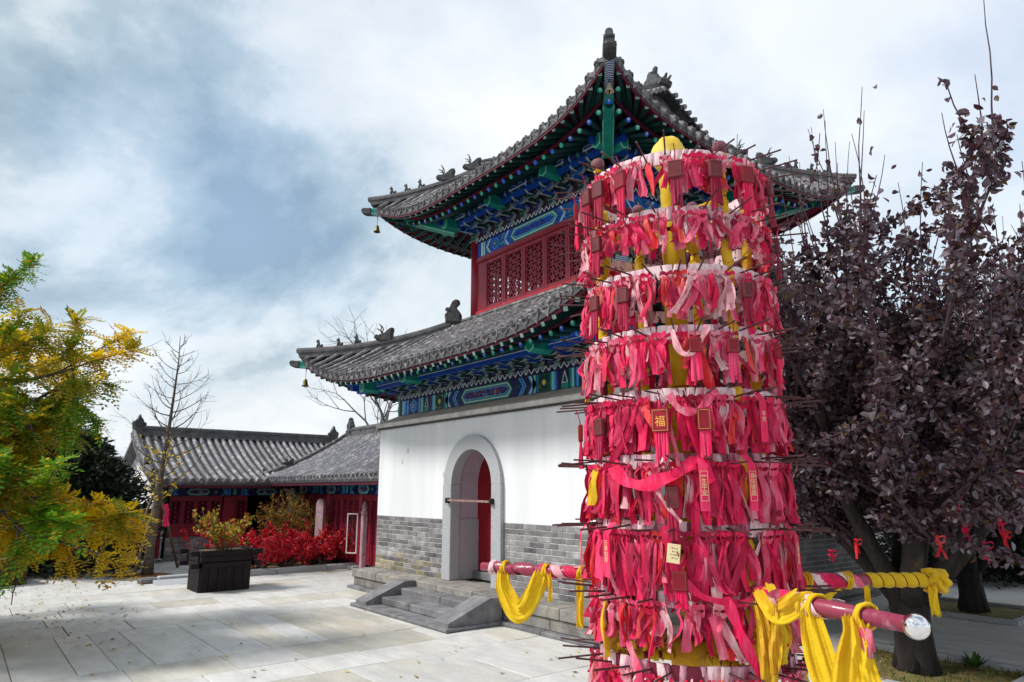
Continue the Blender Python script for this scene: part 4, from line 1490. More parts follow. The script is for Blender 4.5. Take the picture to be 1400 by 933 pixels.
# ------------------------------------------------------------------ the two low halls beside the court
def hall(name, label, origin, rz, L, eave, ridge, ze, zr, cols, bays, beam_z, chitou, gable_white, wall_depth):
    """front faces local -y, runs along +x from the origin; eave / ridge: local y; ze / zr: their heights"""
    rng = random.Random(hash(name) % 1000 if False else len(name))
    H = thing(name, label, 'hall', origin, rz)
    # tiled roof
    def prof(k):
        y = lerp(eave, ridge, k); z = lerp(ze, zr, .62 * k + .38 * k * k)
        return y, z
    K = 10
    x0, x1 = -.28, L + .28
    mb = MB()
    fr = [prof(i / K) for i in range(K + 1)]
    bk = [(2 * ridge - y, z) for y, z in fr[::-1]]
    mb.grid([[(x, y, z) for y, z in fr + bk] for x in (x0, x1)])
    mb.grid([[(x, y, z - .09) for y, z in fr + bk][::-1] for x in (x0, x1)])
    mb.quad((x0, eave, ze - .09), (x1, eave, ze - .09), (x1, eave, ze), (x0, eave, ze))
    for x in (x0, x1):
        for i in range(len(fr + bk) - 1):
            a, b = (fr + bk)[i], (fr + bk)[i + 1]
            mb.quad((x, a[0], a[1] - .09), (x, b[0], b[1] - .09), (x, b[0], b[1]), (x, a[0], a[1]))
    roof = P('roof', mb, tile_dark, H)
    sp = .20
    pts = [Vector((0, y, z + .03)) for y, z in fr]
    rows = []
    for s in range(3):
        rm = MB(); tile_row(rm, pts, .060, .22 + .012 * s)
        rows.append(rm.mesh('cover_tile_row', hall_tile))
    dm = MB(); dm.lathe([(.055, -.1), (.064, 0), (.064, .012), (.05, .016), (.046, .007), (.001, .01)], 10, axis='y')
    dm.ellipsoid((0, .05, .066), (.022, .022, .026), 6)
    disc = dm.mesh('end_disc', hall_tile)
    pm = MB(); w = .07
    pl = [(-w, .02), (-w * .9, -.02), (-w * .5, -.045), (0, -.085), (w * .5, -.045), (w * .9, -.02), (w, .02), (0, -.01)]
    pm.prism(pl, lambda a, b, d: (a, d - b * .25, b), -.018, 0)
    drip = pm.mesh('drip_tile', hall_tile)
    n = int((x1 - x0) / sp)
    for i in range(n):
        x = x0 + .12 + i * sp
        link('cover_tile_row', rows[i % 3], roof, loc=(x, 0, 0))
        link('end_disc', disc, roof, loc=(x, eave, ze + .02))
        link('drip_tile', drip, roof, loc=(x + sp / 2, eave - .005, ze + .012))
    # main ridge with end beasts, verge ridges
    mb = MB()
    for (w, h, z) in ((.24, .07, .03), (.14, .14, .12), (.18, .04, .2)):
        mb.box(x0 + .05, x1 - .05, ridge - w / 2, ridge + w / 2, zr + z - h / 2, zr + z + h / 2)
    mb.tube([(x0 + .05, ridge, zr + .235), (x1 - .05, ridge, zr + .235)], .05, 8)
    for i in range(int(L / .55)):
        mb.box(x0 + .3 + i * .55, x0 + .34 + i * .55, ridge - .076, ridge + .076, zr + .05, zr + .19)
    P('main_ridge', mb, ridge_mat, roof)
    for s, x in ((-1, x0 + .12), (1, x1 - .12)):
        mb = MB(); mb.plump([(a * .62 * s, b * .85) for a, b in beast_profile('ridge')][::(1 if s > 0 else -1)], lambda a, b, d: (x - a, ridge + d, zr + .16 + b), .14, 0, .8)
        mb.box(x - .13, x + .13, ridge - .1, ridge + .1, zr + .05, zr + .2)
        P('ridge_beast', mb, beast_mat, roof)
    for x in (x0 + .02, x1 - .02):
        mb = MB()
        for (w, h, z) in ((.17, .06, .05), (.11, .06, .1)):
            for a, b in zip(fr, fr[1:]):
                mb.bar((x, a[0], a[1] + z), (x, b[0], b[1] + z), w, h)
        mb.tube([(x, a[0], a[1] + .15) for a in fr], .05, 8)
        P('verge_ridge', mb, tile_mat, roof)
        hm = link('dragon_head', HEAD, roof)
        y_, z_ = prof(.30)
        hm.matrix_basis = Matrix.Translation((x, y_, z_ + .12)) @ Matrix.Rotation(pi / 2, 4, 'Z') @ Matrix.Scale(.75, 4)
        y_, z_ = prof(.03)
        link('roof_beast', BEASTS[1], roof, M=Matrix.Translation((x, y_, z_ + .16)) @ Matrix.Rotation(pi / 2, 4, 'Z') @ Matrix.Scale(.9, 4))
    # rafters and eave boards
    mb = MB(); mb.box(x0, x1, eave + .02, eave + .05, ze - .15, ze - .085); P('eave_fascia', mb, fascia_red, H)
    mb = MB()
    for i in range(int((L + .4) / .2)):
        x = x0 + .15 + i * .2
        mb.bar((x, eave + .06, ze - .15), (x, .1, ze + .12), .055, .055)
    o = P('rafter', mb, mat('rafter green', (.012, .07, .06), .6), H); o['kind'] = 'stuff'
    # painted beam
    z0, z1 = beam_z
    mb = MB(); mb.box(.02, L - .02, -.02, .12, z0, z1, NV)
    fn = lambda a, b, d: (a, -.02 + d, b)
    x = .05
    q0, q1 = z0 + .012, z1 - .012
    while x < L - 1.2:
        stripe(mb, fn, x + .02, .1, q0 + .02, q1 - .02, (GR, PG, GR))
        stripe(mb, fn, x + .24, .12, q0, q1, (LB, BL, LB)); chevron(mb, fn, x + .40, q0, q1, .03, -1, (LB, BL))
        cartouche(mb, fn, x + .62, x + 1.18, q0, q1, PU); scrolls(mb, fn, x + .76, x + 1.04, q0 + .06, q1 - .06, 8, 7, (GO, PL, RD))
        roundel(mb, fn, x + 1.32, (q0 + q1) / 2, .04, GD, GO)
        chevron(mb, fn, x + 1.44, q0, q1, .03, 1, (BL, LB)); stripe(mb, fn, x + 1.56, .12, q0, q1, (LB, BL, LB))
        x += 1.72
    P('painted_beam', mb, BM, H)
    mb = MB(); mb.box(.02, L - .02, .0, .2, z1, ze + .2); P('upper_board', mb, green_dark, H)
    # walls: back, ends, floor
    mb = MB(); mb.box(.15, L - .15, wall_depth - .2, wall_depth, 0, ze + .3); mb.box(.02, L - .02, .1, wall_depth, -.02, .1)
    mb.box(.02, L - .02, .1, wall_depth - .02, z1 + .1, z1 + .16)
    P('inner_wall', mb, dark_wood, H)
    for e, (xa, xb) in enumerate(((0, .22), (L - .22, L))):
        mb = MB()
        prg = [(-.02, .55), (wall_depth, .55), (wall_depth, ze + .1)] + [(y, z - .1) for y, z in bk[::-1] if y < wall_depth - .05][:0] + [(ridge, zr - .1)] + [(y, z - .1) for y, z in fr[::-1] if y > -.02]
        mb.prism(prg, lambda a, b, d: (d, a, b), xa, xb)
        gw = P('end_wall', mb, gable_white, H)
        gm = MB(); bm = MB()
        bm.box(xa + .01, xb - .01, -.01, wall_depth - .01, 0, .55)
        P('brick_base', bm, mortar_mat, gw)
        r = 0
        for r in range(7):
            y = -.02 + (.13 if r % 2 else 0)
            while y < wall_depth - .05:
                y2 = min(y + .26, wall_depth)
                gm.box(xa - .004, xb + .004, y + .004, y2 - .004, r * .078 + .004, r * .078 + .074); y = y2
        o = P('base_bricks', gm, brick_mat, gw); o['kind'] = 'stuff'
        if chitou:
            cm = MB()
            pr = [(-.04, .55), (-.04, ze - .42), (-.12, ze - .38), (-.12, ze - .32), (-.2, ze - .27), (-.2, ze - .2), (-.30, ze - .15), (-.34, ze - .1), (-.34, ze - .03), (.0, ze + .15), (.2, ze + .15), (.2, .55)]
            cm.prism(pr, lambda a, b, d: (d, a, b), xa - .02, xb + .04)
            P('eave_corbel', cm, band_mat, gw)
            cm = MB(); cm.box(xa - .012, xb + .03, -.052, -.041, .56, ze - .45); P('white_strip', cm, plaster, gw)
    # columns on stone bases
    for cx_, w in cols:
        mb = MB()
        mb.cbox(cx_ - w / 2, cx_ + w / 2, -.06, .10, .08, z0 - .002, .012) if w > .17 else mb.tube([(cx_, .02, .08), (cx_, .02, z0)], w / 2, 12)
        c_ = P('column', mb, red_paint, H)
        mb = MB(); mb.cbox(cx_ - w * .9, cx_ + w * .9, -.2, .2, .0, .082, .015); P('column_base', mb, granite, c_)
    lat = {}
    for (xa, xb, kind) in bays:
        w = xb - xa
        if kind == 'open':
            continue
        zs = .62 if kind == 'window' else .12
        if kind == 'window':
            bm = MB(); bm.box(xa, xb, .0, .14, 0, .56)
            base = P('window_base', bm, mortar_mat, H)
            for r in range(7):
                x = xa + (.0 if r % 2 else -.12)
                while x < xb:
                    q = max(x, xa); x2 = min(x + .25, xb)
                    if x2 - q > .04:
                        g_ = MB(); g_.cbox(q + .004, x2 - .004, -.012, .01, r * .079 + .005, r * .079 + .074, .004)
                        P('brick', g_, brick_mat, base)
                    x += .25
            sm = MB(); sm.cbox(xa, xb, -.03, .12, .562, .62, .006); sm.box(xa + .02, xb - .02, .0, .08, .62, .80); sm.cbox(xa, xb, -.02, .1, .80, .835, .006)
            P('sill_board', sm, red_paint, H); zs = .835
        fm = MB(); fm.cbox(xa, xb, -.005, .09, z0 - .07, z0 - .002, .006); P('head_rail', fm, red_paint, H)
        npn = max(1, round(w / .31)); pw = w / npn
        for i in range(npn):
            a = xa + i * pw
            h = z0 - .072 - zs
            pf_ = MB()
            for u0, u1 in ((0.002, .045), (pw - .045, pw - .002)):
                pf_.cbox(a + u0, a + u1, .01, .06, zs, zs + h, .005)
            for v0, v1 in ((0, .05), (h - .05, h)) + (((.38, .43),) if kind == 'door' else ()):
                pf_.box(a + .046, a + pw - .046, .015, .055, zs + v0, zs + v1)
            if kind == 'door':
                pf_.box(a + .046, a + pw - .046, .025, .045, zs + .05, zs + .38)
            pn = P('lattice_panel', pf_, red_paint, H)
            lo = .43 if kind == 'door' else .05
            lh = h - .05 - lo
            key = (round(pw, 3), round(lh, 3))
            if key not in lat:
                lat[key] = lattice(pw - .09, lh, .11, .03, .012).mesh('lattice', red_dark)
            link('lattice', lat[key], pn, loc=(a + pw / 2, .035, zs + lo + lh / 2))
    return H


hall_tile = mat('weathered hall tile', (.085, .083, .095), .5, col2=(.17, .165, .18), scale=4, bump=.4, bscale=35, rnd=.2,
                col3=(.50, .48, .50), scale3=7.0, lo3=.50, hi3=.70, amt3=.75, spec=.5, stretch=(1, .45, 1))
gw_m = plaster
HA = hall('side_hall', 'long low hall with red lattice windows behind the black planter', (-7.0, -2.33, 0), pi / 2, 5.35, -.62, 2.3, 1.90, 3.16,
          [(.12, .13), (1.72, .30), (3.0, .12), (4.6, .26)],
          [(.3, 1.55, 'window'), (1.89, 2.2, 'door'), (2.2, 2.92, 'open'), (3.08, 4.45, 'door')], (1.555, 1.755), False, gw_m, 4.6)
HB = hall('wing_hall', 'grey tiled hall with white corbelled end wall between long hall and tower', (-6.85, .95, 0), 0, 6.85, -.75, 1.75, 1.96, 3.22,
          [(.75, .12), (2.5, .14), (4.25, .14), (5.9, .14)],
          [(.9, 2.4, 'door'), (2.6, 4.15, 'door'), (4.35, 5.0, 'door'), (5.0, 5.8, 'door')], (1.60, 1.85), True, mat('grey end wall', (.42, .42, .41), .85, col2=(.33, .33, .32), scale=4, bump=.2), 3.6)
# ------------------------------------------------------------------ the turning rack hung with ribbons
rng = random.Random(23)
RC = Vector((9.055, -2.595, 0))
RR = .56
CA = atan2(CAM.y - RC.y, CAM.x - RC.x)                    # direction from the rack to the viewer
RZS = [3.715 - .371 * i for i in range(9)]
ORD = ['top', 'second', 'third', 'fourth', 'fifth', 'sixth', 'seventh', 'eighth', 'lowest']
RK = thing('ribbon_rack', 'tall round turning rack of nine hoops with yellow wrapped posts and push bars', 'rack', tuple(RC), world=True)


def pol(a, r, z):
    return Vector((RC.x + r * cos(a), RC.y + r * sin(a), z))


WRAPS = {}
for i, z in enumerate(RZS):
    mb = MB()
    n = 60
    hh = .036
    mb.grid([[pol(2 * pi * k / n, r, z + dz) for r, dz in ((RR - .008, -hh), (RR + .004, -hh), (RR + .004, hh), (RR - .008, hh))] for k in range(n + 1)], closed=True)
    ring = P('hoop', mb, rack_red, RK)
    # cloth wound round the hoop: uneven turns, each a short pleat
    mb = MB()
    a = 0.
    gaps = (i in (5, 6, 7, 8))
    while a < 2 * pi - .01:
        w = rng.uniform(.05, .12)
        if gaps and rng.random() < (.10 if i < 8 else .28):
            sec = [[pol(t, r, z + dz) for r, dz in ((RR - .012, -hh - .002), (RR + .008, -hh - .002), (RR + .009, 0), (RR + .008, hh + .002), (RR - .012, hh + .002))] for t in (a, a + w)]
            mb.grid(sec, 2, closed=True); a += w; continue
        a2 = min(a + w, 2 * pi)
        o_ = rng.uniform(.003, .009); hz = hh + rng.uniform(.003, .009); sl = rng.uniform(-.035, .035)
        sec = []
        for k, (f, ex) in enumerate(((0, -.002), (.3, o_), (.7, o_ * .8), (1, 0))):
            t = lerp(a, a2, f)
            sec.append([pol(t + s_, r, z + dz) for r, dz, s_ in ((RR - .012 - ex * .4, -hz, -sl), (RR + .006 + ex, -hz, -sl), (RR + .008 + ex, 0, 0), (RR + .006 + ex, hz, sl), (RR - .012 - ex * .4, hz, sl))])
        mb.grid(sec, 0 if rng.random() < (.93 if i < 5 else .45) else 1, closed=True)
        a = a2
    P('hoop_wrap', mb, [wrap_pink, wrap_dirty, rack_red], ring)
    # iron rods standing out of the hoop
    off_ = rng.random() * .2
    for k in range(26):
        a = 2 * pi * k / 26 + off_ + rng.uniform(-.03, .03)
        l = rng.uniform(.22, .30)
        mb = MB()
        mb.tube([pol(a, RR - .02, z + rng.uniform(-.02, .02)), pol(a + rng.uniform(-.03, .03), RR + l, z + rng.uniform(-.02, .03))], .0055, 6)
        P('rod', mb, rust_rod, RK)

# posts just inside the hoops, most of each wound in yellow cloth


def wound(name, pts, r, m, parent, seed, lump=.18, step=.035, n=10):
    rg = random.Random(seed)
    L = [0]
    for a, b in zip(pts, pts[1:]): L.append(L[-1] + (b - a).length)
    N = max(4, int(L[-1] / step))
    sec, rad = [], []
    for i in range(N + 1):
        s = L[-1] * i / N
        for j in range(len(pts) - 1):
            if s <= L[j + 1] + 1e-9:
                sec.append(pts[j].lerp(pts[j + 1], (s - L[j]) / max(1e-9, L[j + 1] - L[j]))); break
        rad.append(r * (1 + rg.uniform(-lump, lump) + .12 * sin(i * 1.3)))
    mb = MB()
    mb.tube(sec, rad, n)
    # spiral folds
    for q in range(2):
        ph = rg.random() * 6
        fp, fr = [], []
        M = N * 3
        for i in range(M + 1):
            t = i / M * (len(sec) - 1)
            k = min(int(t), len(sec) - 2)
            p = sec[k].lerp(sec[k + 1], t - k)
            d = (sec[-1] - sec[0]).normalized(); e1 = d.orthogonal().normalized(); e2 = d.cross(e1)
            a = ph + i * .55
            fp.append(p + (e1 * cos(a) + e2 * sin(a)) * r * 1.0); fr.append(.006 + .004 * rg.random())
        mb.tube(fp, fr, 4)
    return P(name, mb, m, parent, smooth=True)


posts = [(-65, .525), (35, .545), (105, .50), (-103, .50), (162, .50), (-150, .5)]
for i, (dg, r) in enumerate(posts):
    a = CA + radians(dg)
    fz = {0: 3.89, 1: 3.80}.get(i, 3.80)
    mb = MB(); mb.tube([pol(a, r, .62), pol(a, r, fz - .02)], .022, 10)
    po = P('post', mb, rack_red, RK, smooth=True)
    z = .66
    k = 0
    while z < 3.55:
        z2 = min(3.68, z + rng.uniform(.5, 1.1))
        wound('post_wrap', [pol(a, r, z), pol(a, r, z2)], rng.uniform(.027, .036), yellow_cloth if rng.random() < .7 else yellow_dirty, po, i * 10 + k)
        z = z2 + rng.uniform(.02, .22); k += 1
    mb = MB(); mb.ellipsoid(tuple(pol(a, r, fz)), (.048, .048, .044), 14)
    P('finial', mb, finial_mat, po, smooth=True)
    wound('finial_tie', [pol(a + j * .2, r - .03 * (j % 2) + .02, fz - .055) for j in (-.35, -.12, .12, .35)], .014, yellow_cloth, po, 70 + i, n=8)

# central column in yellow with a padded cap; radial arms near the top; hub and spokes at the foot
mb = MB(); mb.tube([pol(0, 0, .0), pol(0, 0, 3.97)], .055, 14)
col = P('centre_column', mb, rack_red, RK, smooth=True)
segs = [(.93, 1.32), (1.34, 1.62), (1.66, 2.35), (2.36, 2.98), (3.05, 3.42), (3.45, 3.95)]
for i, (a, b) in enumerate(segs):
    mb = MB()
    n = 22
    sec = []
    for k in range(13):
        z = lerp(a, b, k / 12)
        sec.append([pol(2 * pi * j / n, (.070 + (.016 if i == 2 else 0)) * (1 + .09 * sin(3 * 2 * pi * j / n + i) + .05 * sin(7 * 2 * pi * j / n + k * (.9 if i != 2 else .1)) + .03 * rng.random()) + .012 * mnoise.noise(Vector((cos(2 * pi * j / n) * 2, sin(2 * pi * j / n) * 2, z * 9 + j * .55))), z) for j in range(n)])
    mb.grid(sec, closed=True)
    P('column_wrap', mb, yellow_cloth, col, smooth=True)
mb = MB()
n = 26; sec = []
for k in range(11):
    t = k / 10
    r = .112 * sqrt(max(0, 1 - t ** 2.4)) + .004
    sec.append([pol(2 * pi * j / n, r * (1 + .09 * sin(5 * 2 * pi * j / n + t * 3) + .06 * rng.random()), 3.96 + .19 * t) for j in range(n)])
mb.grid([[pol(2 * pi * j / n, .07, 3.90) for j in range(n)]] + sec, closed=True)
P('cap_cloth', mb, mat('pale yellow silk', (.84, .68, .16), .6, col2=(.78, .54, .05), scale=8, trans=.2, bump=.3), col, smooth=True)
for k in range(6):
    a = CA + radians(posts[k][0])
    mb = MB(); mb.tube([pol(a, .05, 3.50), pol(a, .5, 3.44)], .02, 8)
    am = P('top_arm', mb, rack_red, RK)
    wound('arm_wrap', [pol(a, .08, 3.50), pol(a, .46, 3.445)], .036, yellow_cloth, am, 200 + k)
    mb = MB(); mb.tube([pol(a, .10, .74), pol(a, .535, .74)], .022, 8)
    sp_ = P('spoke', mb, rack_red, RK)
    r_ = .15
    while r_ < .5:
        r2 = r_ + rng.uniform(.04, .07)
        wound('spoke_wrap', [pol(a, r_, .74), pol(a, min(r2, .52), .74)], .031, yellow_cloth, sp_, 300 + k * 9 + int(r_ * 50), n=10)
        r_ = r2 + rng.uniform(.025, .04)
mb = MB(); mb.lathe([(.10, -.10), (.14, -.08), (.145, .06), (.12, .08), (.1, .1)], 20, tuple(pol(0, 0, .72)))
hubm = P('hub', mb, yellow_dirty, RK, smooth=True)
mb = MB(); mb.lathe([(.075, .0), (.085, .03), (.07, .08), (.082, .12), (.06, .16)], 16, tuple(pol(0, 0, .80)))
P('column_foot', mb, rack_red, RK, smooth=True)
mb = MB(); mb.lathe([(.5, 0), (.5, .06), (.3, .1), (.16, .16), (.13, .62)], 20, (RC.x, RC.y, .002)); P('pedestal', mb, granite, RK)

# push bars
PBZ = 1.15
BARS = [(-17, 1.50, .043, 'near'), (54, 1.56, .038, 'far'), (-161, 1.57, .037, 'left')]
barobj = {}
for dg, ln, r, nm in BARS:
    a = radians(dg)
    mb = MB(); mb.tube([pol(a, .3, PBZ), pol(a, .9, PBZ), pol(a, ln, PBZ)], [r, r * .96, r * .80], 14)
    barobj[nm] = P('push_bar', mb, bar_red, RK, smooth=True)
    if nm == 'near':
        mb = MB(); mb.ellipsoid(tuple(pol(a, ln + .035, PBZ)), (.053, .053, .053), 28); P('steel_ball', mb, chrome, barobj[nm], smooth=True)
    for q in range(5):                                  # cloth still wound round the bar
        s0 = lerp(.5, ln - .62, (q + rng.random() * .4) / 5)
        if nm == 'left': s0 = lerp(.6, ln - .32, (q + rng.random() * .4) / 5)
        mb = MB()
        sec = []
        M = 26
        wd = rng.uniform(.022, .05); ta = 0
        for k in range(M + 1):
            ta = k / M * 2 * pi * 1.6 + q
            s = s0 + .30 * k / M
            rr = r * 1.03 + .004 + .002 * sin(k * 2.1)
            d = Vector((cos(a), sin(a), 0)); e = Vector((-sin(a), cos(a), 0))
            c = pol(a, s, PBZ) + (e * cos(ta) + Vector((0, 0, 1)) * sin(ta)) * rr
            sec.append([c - d * wd, c + (e * cos(ta) + Vector((0, 0, 1)) * sin(ta)) * .004, c + d * wd])
        mb.grid(sec)
        P('bar_wrap', mb, rng.choice((wrap_pink, RIB['pink'], bar_red, RIB['faded pale'], RIB['crimson'])), barobj[nm], smooth=True)


# ---- ribbons
def ribbon(mb, a, r, z, L, w, rg, mi=0, loop=False, side=0.):
    """a strip knotted over the hoop, hanging with folds; a: angle on the hoop"""
    n = max(6, int(L / .034))
    er = Vector((cos(a), sin(a), 0)); et = Vector((-sin(a), cos(a), 0)); up = Vector((0, 0, 1))
    calm = rg.random() < .62
    tw = rg.uniform(-.45, .45) if calm else rg.uniform(-1.2, 1.2)
    tr = rg.uniform(-.7, .7) if calm else rg.uniform(-2.2, 2.2)
    drift = (rg.uniform(-.12, .12) if calm else rg.uniform(-.45, .45)) + side
    ph, fr_ = rg.random() * 6, rg.uniform(.6, 1.5)
    am = rg.uniform(.002, .009) if calm else rg.uniform(.008, .02)
    bul = rg.uniform(.0, .05)
    kick = rg.uniform(-.01, .05)
    w0 = w
    fold = rg.uniform(-.7, .7)
    sec = []
    path = []
    path.append((pol(a, r - .012, z - .018), .30))
    path.append((pol(a, r + .012, z - .030), .42))
    for i in range(1, n + 1):
        t = i / n
        p = pol(a, r + .016 + bul * sin(pi * min(1, t * 1.2)) * .6 + kick * t * t + am * sin(ph + fr_ * t * 5), z - .03 - L * t)
        p += et * (drift * L * t * (.6 + .4 * t) + am * 1.3 * sin(ph * 2 + fr_ * t * 4))
        path.append((p, min(1., .45 + t * 2.6)))
    c1, c2 = rg.uniform(.15, .42), rg.uniform(2, 7)
    for i, (p, k) in enumerate(path):
        t = i / (len(path) - 1)
        ang = tw + tr * t + .22 * sin(ph + 3 * t)
        wd = (et * cos(ang) + er * sin(ang)) * (w0 * .5 * k)
        nn = er * cos(ang) - et * sin(ang)
        cut = up * (w0 * .35 * fold) if i == len(path) - 1 else Vector((0, 0, 0))
        wob = 1 + .13 * sin(ph * 3 + 9 * t) + rg.uniform(-.06, .06)
        wd = wd * wob
        q_ = rg.uniform(-.05, .05) * w0
        sec.append([p - wd - cut, p - wd * .5 + nn * (w0 * c1 * sin(ph + c2 * t) + q_), p + nn * (w0 * .5 * c1 * cos(2 * ph + c2 * t)), p + wd * .5 - nn * (w0 * c1 * cos(ph + c2 * t)), p + wd + cut * rg.uniform(.6, 1.4)])
    mb.grid(sec, mi)
    if loop:                                             # a bow loop at the knot
        for s in (-1, 1):
            sec = []
            l = rg.uniform(.022, .05)
            for i in range(9):
                t = i / 8 * pi * 1.5
                c = pol(a, r + .035 + .012 * sin(t), z - .028) + et * (s * l * sin(t * .66)) + up * (-.35 * l * (1 - cos(t)) + .02 * sin(t))
                sec.append([c + up * w0 * .28 + er * .006, c, c - up * w0 * .28])
            mb.grid(sec, mi)


def bare(dg, i):
    """stretches of the hoops left clear, where the yellow posts and column show"""
    dg = (dg + 180) % 360 - 180
    if 31.5 < dg < 38.5: return rng.random() < .85
    if -14 < dg < 1: return rng.random() < (.62 if i < 4 else .62)
    if i < 4 and (-70 < dg < -60 or -106 < dg < -98): return rng.random() < .7
    return False


#           colours by hoop (weights)           length range   width
TIER = [
    (dict(pink=4, scarlet=1, crimson=4, **{'faded pale': 2.6, 'dark red': 1}), (.11, .24), .046),
    (dict(pink=4, scarlet=1, crimson=4, **{'faded pale': 2.6, 'dark red': 1}), (.10, .22), .046),
    (dict(pink=3, scarlet=1, crimson=4, **{'faded pale': 2.6, 'dark red': 1}), (.13, .29), .044),
    (dict(pink=3, scarlet=1, crimson=5, **{'faded pale': 2, 'dark red': 1}), (.13, .29), .044),
    (dict(pink=2, scarlet=1, crimson=7, **{'faded pale': 1, 'dark red': 2}), (.20, .315), .048),
    (dict(pink=1.5, scarlet=1, crimson=9, **{'faded pale': .7, 'dark red': 2}), (.22, .325), .048),
    (dict(pink=2, scarlet=1, crimson=7, **{'faded pale': .8, 'dark red': 2}), (.22, .37), .048),
    (dict(pink=4, scarlet=2, crimson=4, **{'faded pale': 1.5, 'dark red': 1}), (.10, .26), .045),
    (dict(pink=3, scarlet=1, crimson=4, **{'faded pale': 2, 'dark red': 1}), (.08, .18), .042),
]
WORD = {'crimson': 'crimson', 'dark red': 'dark red', 'scarlet': 'scarlet', 'pink': 'pink', 'faded pale': 'faded pale pink'}
KEYS = list(ribbon_cols)
LAB = {}
mass = MB()
MASSM = [RIB[k] for k in KEYS]
nind = 0
for i, z in enumerate(RZS):
    wts, (l0, l1), w = TIER[i]
    names = list(wts); ws = [wts[k] for k in names]
    # the outer ribbons facing the court are things; the rest of the hoop is a mass behind them
    m = 36
    for k in range(m):
        dg = lerp(-100, 100, (k + rng.uniform(.15, .85)) / m)
        a = CA + radians(dg)
        if bare(dg, i): continue
        c = rng.choices(names, ws)[0]
        L = rng.uniform(lerp(l0, l1, .2), l1)
        if rng.random() < .12: L *= 1.25
        mb = MB()
        bow = rng.random() < .38
        ribbon(mb, a, RR + .022, z, L, w * rng.uniform(.8, 1.4), rng, 0, loop=bow, side=rng.choice((0, 0, 0, rng.uniform(-.5, .5))))
        pos = ('far left edge', 'left side', 'left of centre', 'in the middle', 'right of centre', 'right side', 'far right edge')[min(6, int((dg + 100) / 200 * 7))]
        size = 'long' if L > lerp(l0, l1, .78) else ('short' if L < lerp(l0, l1, .55) else 'middling')
        rbn = solo('ribbon', mb, RIB[c], f'{size} {WORD[c]} ' + ('bowed ' if bow else '') + f'ribbon on the {ORD[i]} hoop, {pos}', 'ribbon', tuple(pol(a, RR + .02, z)), f'ribbons hanging from the {ORD[i]} hoop', smooth=True)
        LAB.setdefault(rbn['label'], []).append(rbn)
        nind += 1
    dens = 1.0 if i >= 4 and i < 7 else .72
    front_n = int((200 if 4 <= i <= 6 else 140 if i != 8 else 60))
    back_n = int((70 if 4 <= i <= 6 else 34))
    for k in range(front_n + back_n):
        a = CA + (rng.uniform(-1.85, 1.85) if k < front_n else pi + rng.uniform(-1.3, 1.3))
        if bare(math.degrees(a - CA), i): continue
        c = rng.choices(names, ws)[0]
        if i >= 4 and rng.random() < .25: c = 'dark red'  # extra dark red paints the occlusion inside the mass
        ribbon(mass, a, RR + rng.uniform(-.01, .012), z, rng.uniform(l0, l1), w * rng.uniform(.7, 1.15), rng, KEYS.index(c), loop=rng.random() < .4)
for lb, os_ in LAB.items():                              # alike neighbours: named from left to right
    for q, o in enumerate(os_):
        if len(os_) == 2: o['label'] = lb + ', ' + ('left', 'right')[q] + ' of two'
        elif len(os_) == 3: o['label'] = lb + ', ' + ('left', 'middle', 'right')[q] + ' of three'
        elif len(os_) > 3: o['label'] = lb + ', ' + ('first', 'second', 'third', 'fourth', 'fifth', 'sixth')[min(q, 5)] + ' from left'
ms = P('ribbon_mass', mass, MASSM, None, smooth=True)
tag(ms, kind='stuff')

# a few long ribbons tied across from hoop to hoop
def draped(label, pts, w, m, seed, cat='ribbon', name='ribbon', group=None, n=26):
    rg = random.Random(seed)
    pts = [Vector(p) for p in pts]
    sec = []
    ph = rg.random() * 6
    for i in range(n + 1):
        t = i / n * (len(pts) - 1)
        k = min(int(t), len(pts) - 2); f = t - k
        p0, p1, p2, p3 = pts[max(0, k - 1)], pts[k], pts[k + 1], pts[min(len(pts) - 1, k + 2)]
        p = .5 * ((2 * p1) + (p2 - p0) * f + (2 * p0 - 5 * p1 + 4 * p2 - p3) * f * f + (3 * p1 - p0 - 3 * p2 + p3) * f ** 3)
        d = (p2 - p1).normalized()
        vw = Vector((CAM.x - p.x, CAM.y - p.y, 0)).normalized()
        nrm = (vw + Vector((0, 0, .5)) * sin(ph + 3 * f)).normalized()
        s = d.cross(nrm).normalized()
        ww = w * .5 * (.85 + .2 * sin(ph + i * .7))
        sec.append([p - s * ww, p - s * ww * .3 + nrm * .006 * sin(i * .9 + ph), p + s * ww * .4 - nrm * .006 * cos(i * .8), p + s * ww])
    mb = MB(); mb.grid(sec)
    return solo(name, mb, m, label, cat, tuple(pts[0]), group, smooth=True)


def face(dg, z, r=.08):
    return pol(CA + radians(dg), RR + r, z)


draped('long crimson ribbon running slantwise from the seventh hoop across the eighth', [face(-12, RZS[6] + .02), face(-6, RZS[6] - .2, .1), face(4, RZS[6] - .33, .1), face(22, RZS[7] + .0, .09), face(30, RZS[7] + .03, .07)], .045, RIB['crimson'], 1)
draped('wide crimson sash looped along the front of the sixth hoop', [face(-40, RZS[5]), face(-32, RZS[5] - .10, .1), face(-20, RZS[5] - .13, .1), face(-6, RZS[5] - .08, .1), face(6, RZS[5] - .01), face(12, RZS[5] - .12, .1)], .085, RIB['crimson'], 2)
draped('thin pale ribbon slanting from the sixth hoop towards the left', [face(-18, RZS[5] - .06), face(-12, RZS[5] - .2, .1), face(-3, RZS[5] - .33, .1)], .022, RIB['faded pale'], 3)
draped('pink ribbon loop swinging below the fifth hoop', [face(-6, RZS[4]), face(-1, RZS[4] - .09, .1), face(7, RZS[4] - .10, .11), face(14, RZS[4] - .02, .1), face(18, RZS[4] + .02)], .05, RIB['pink'], 4)
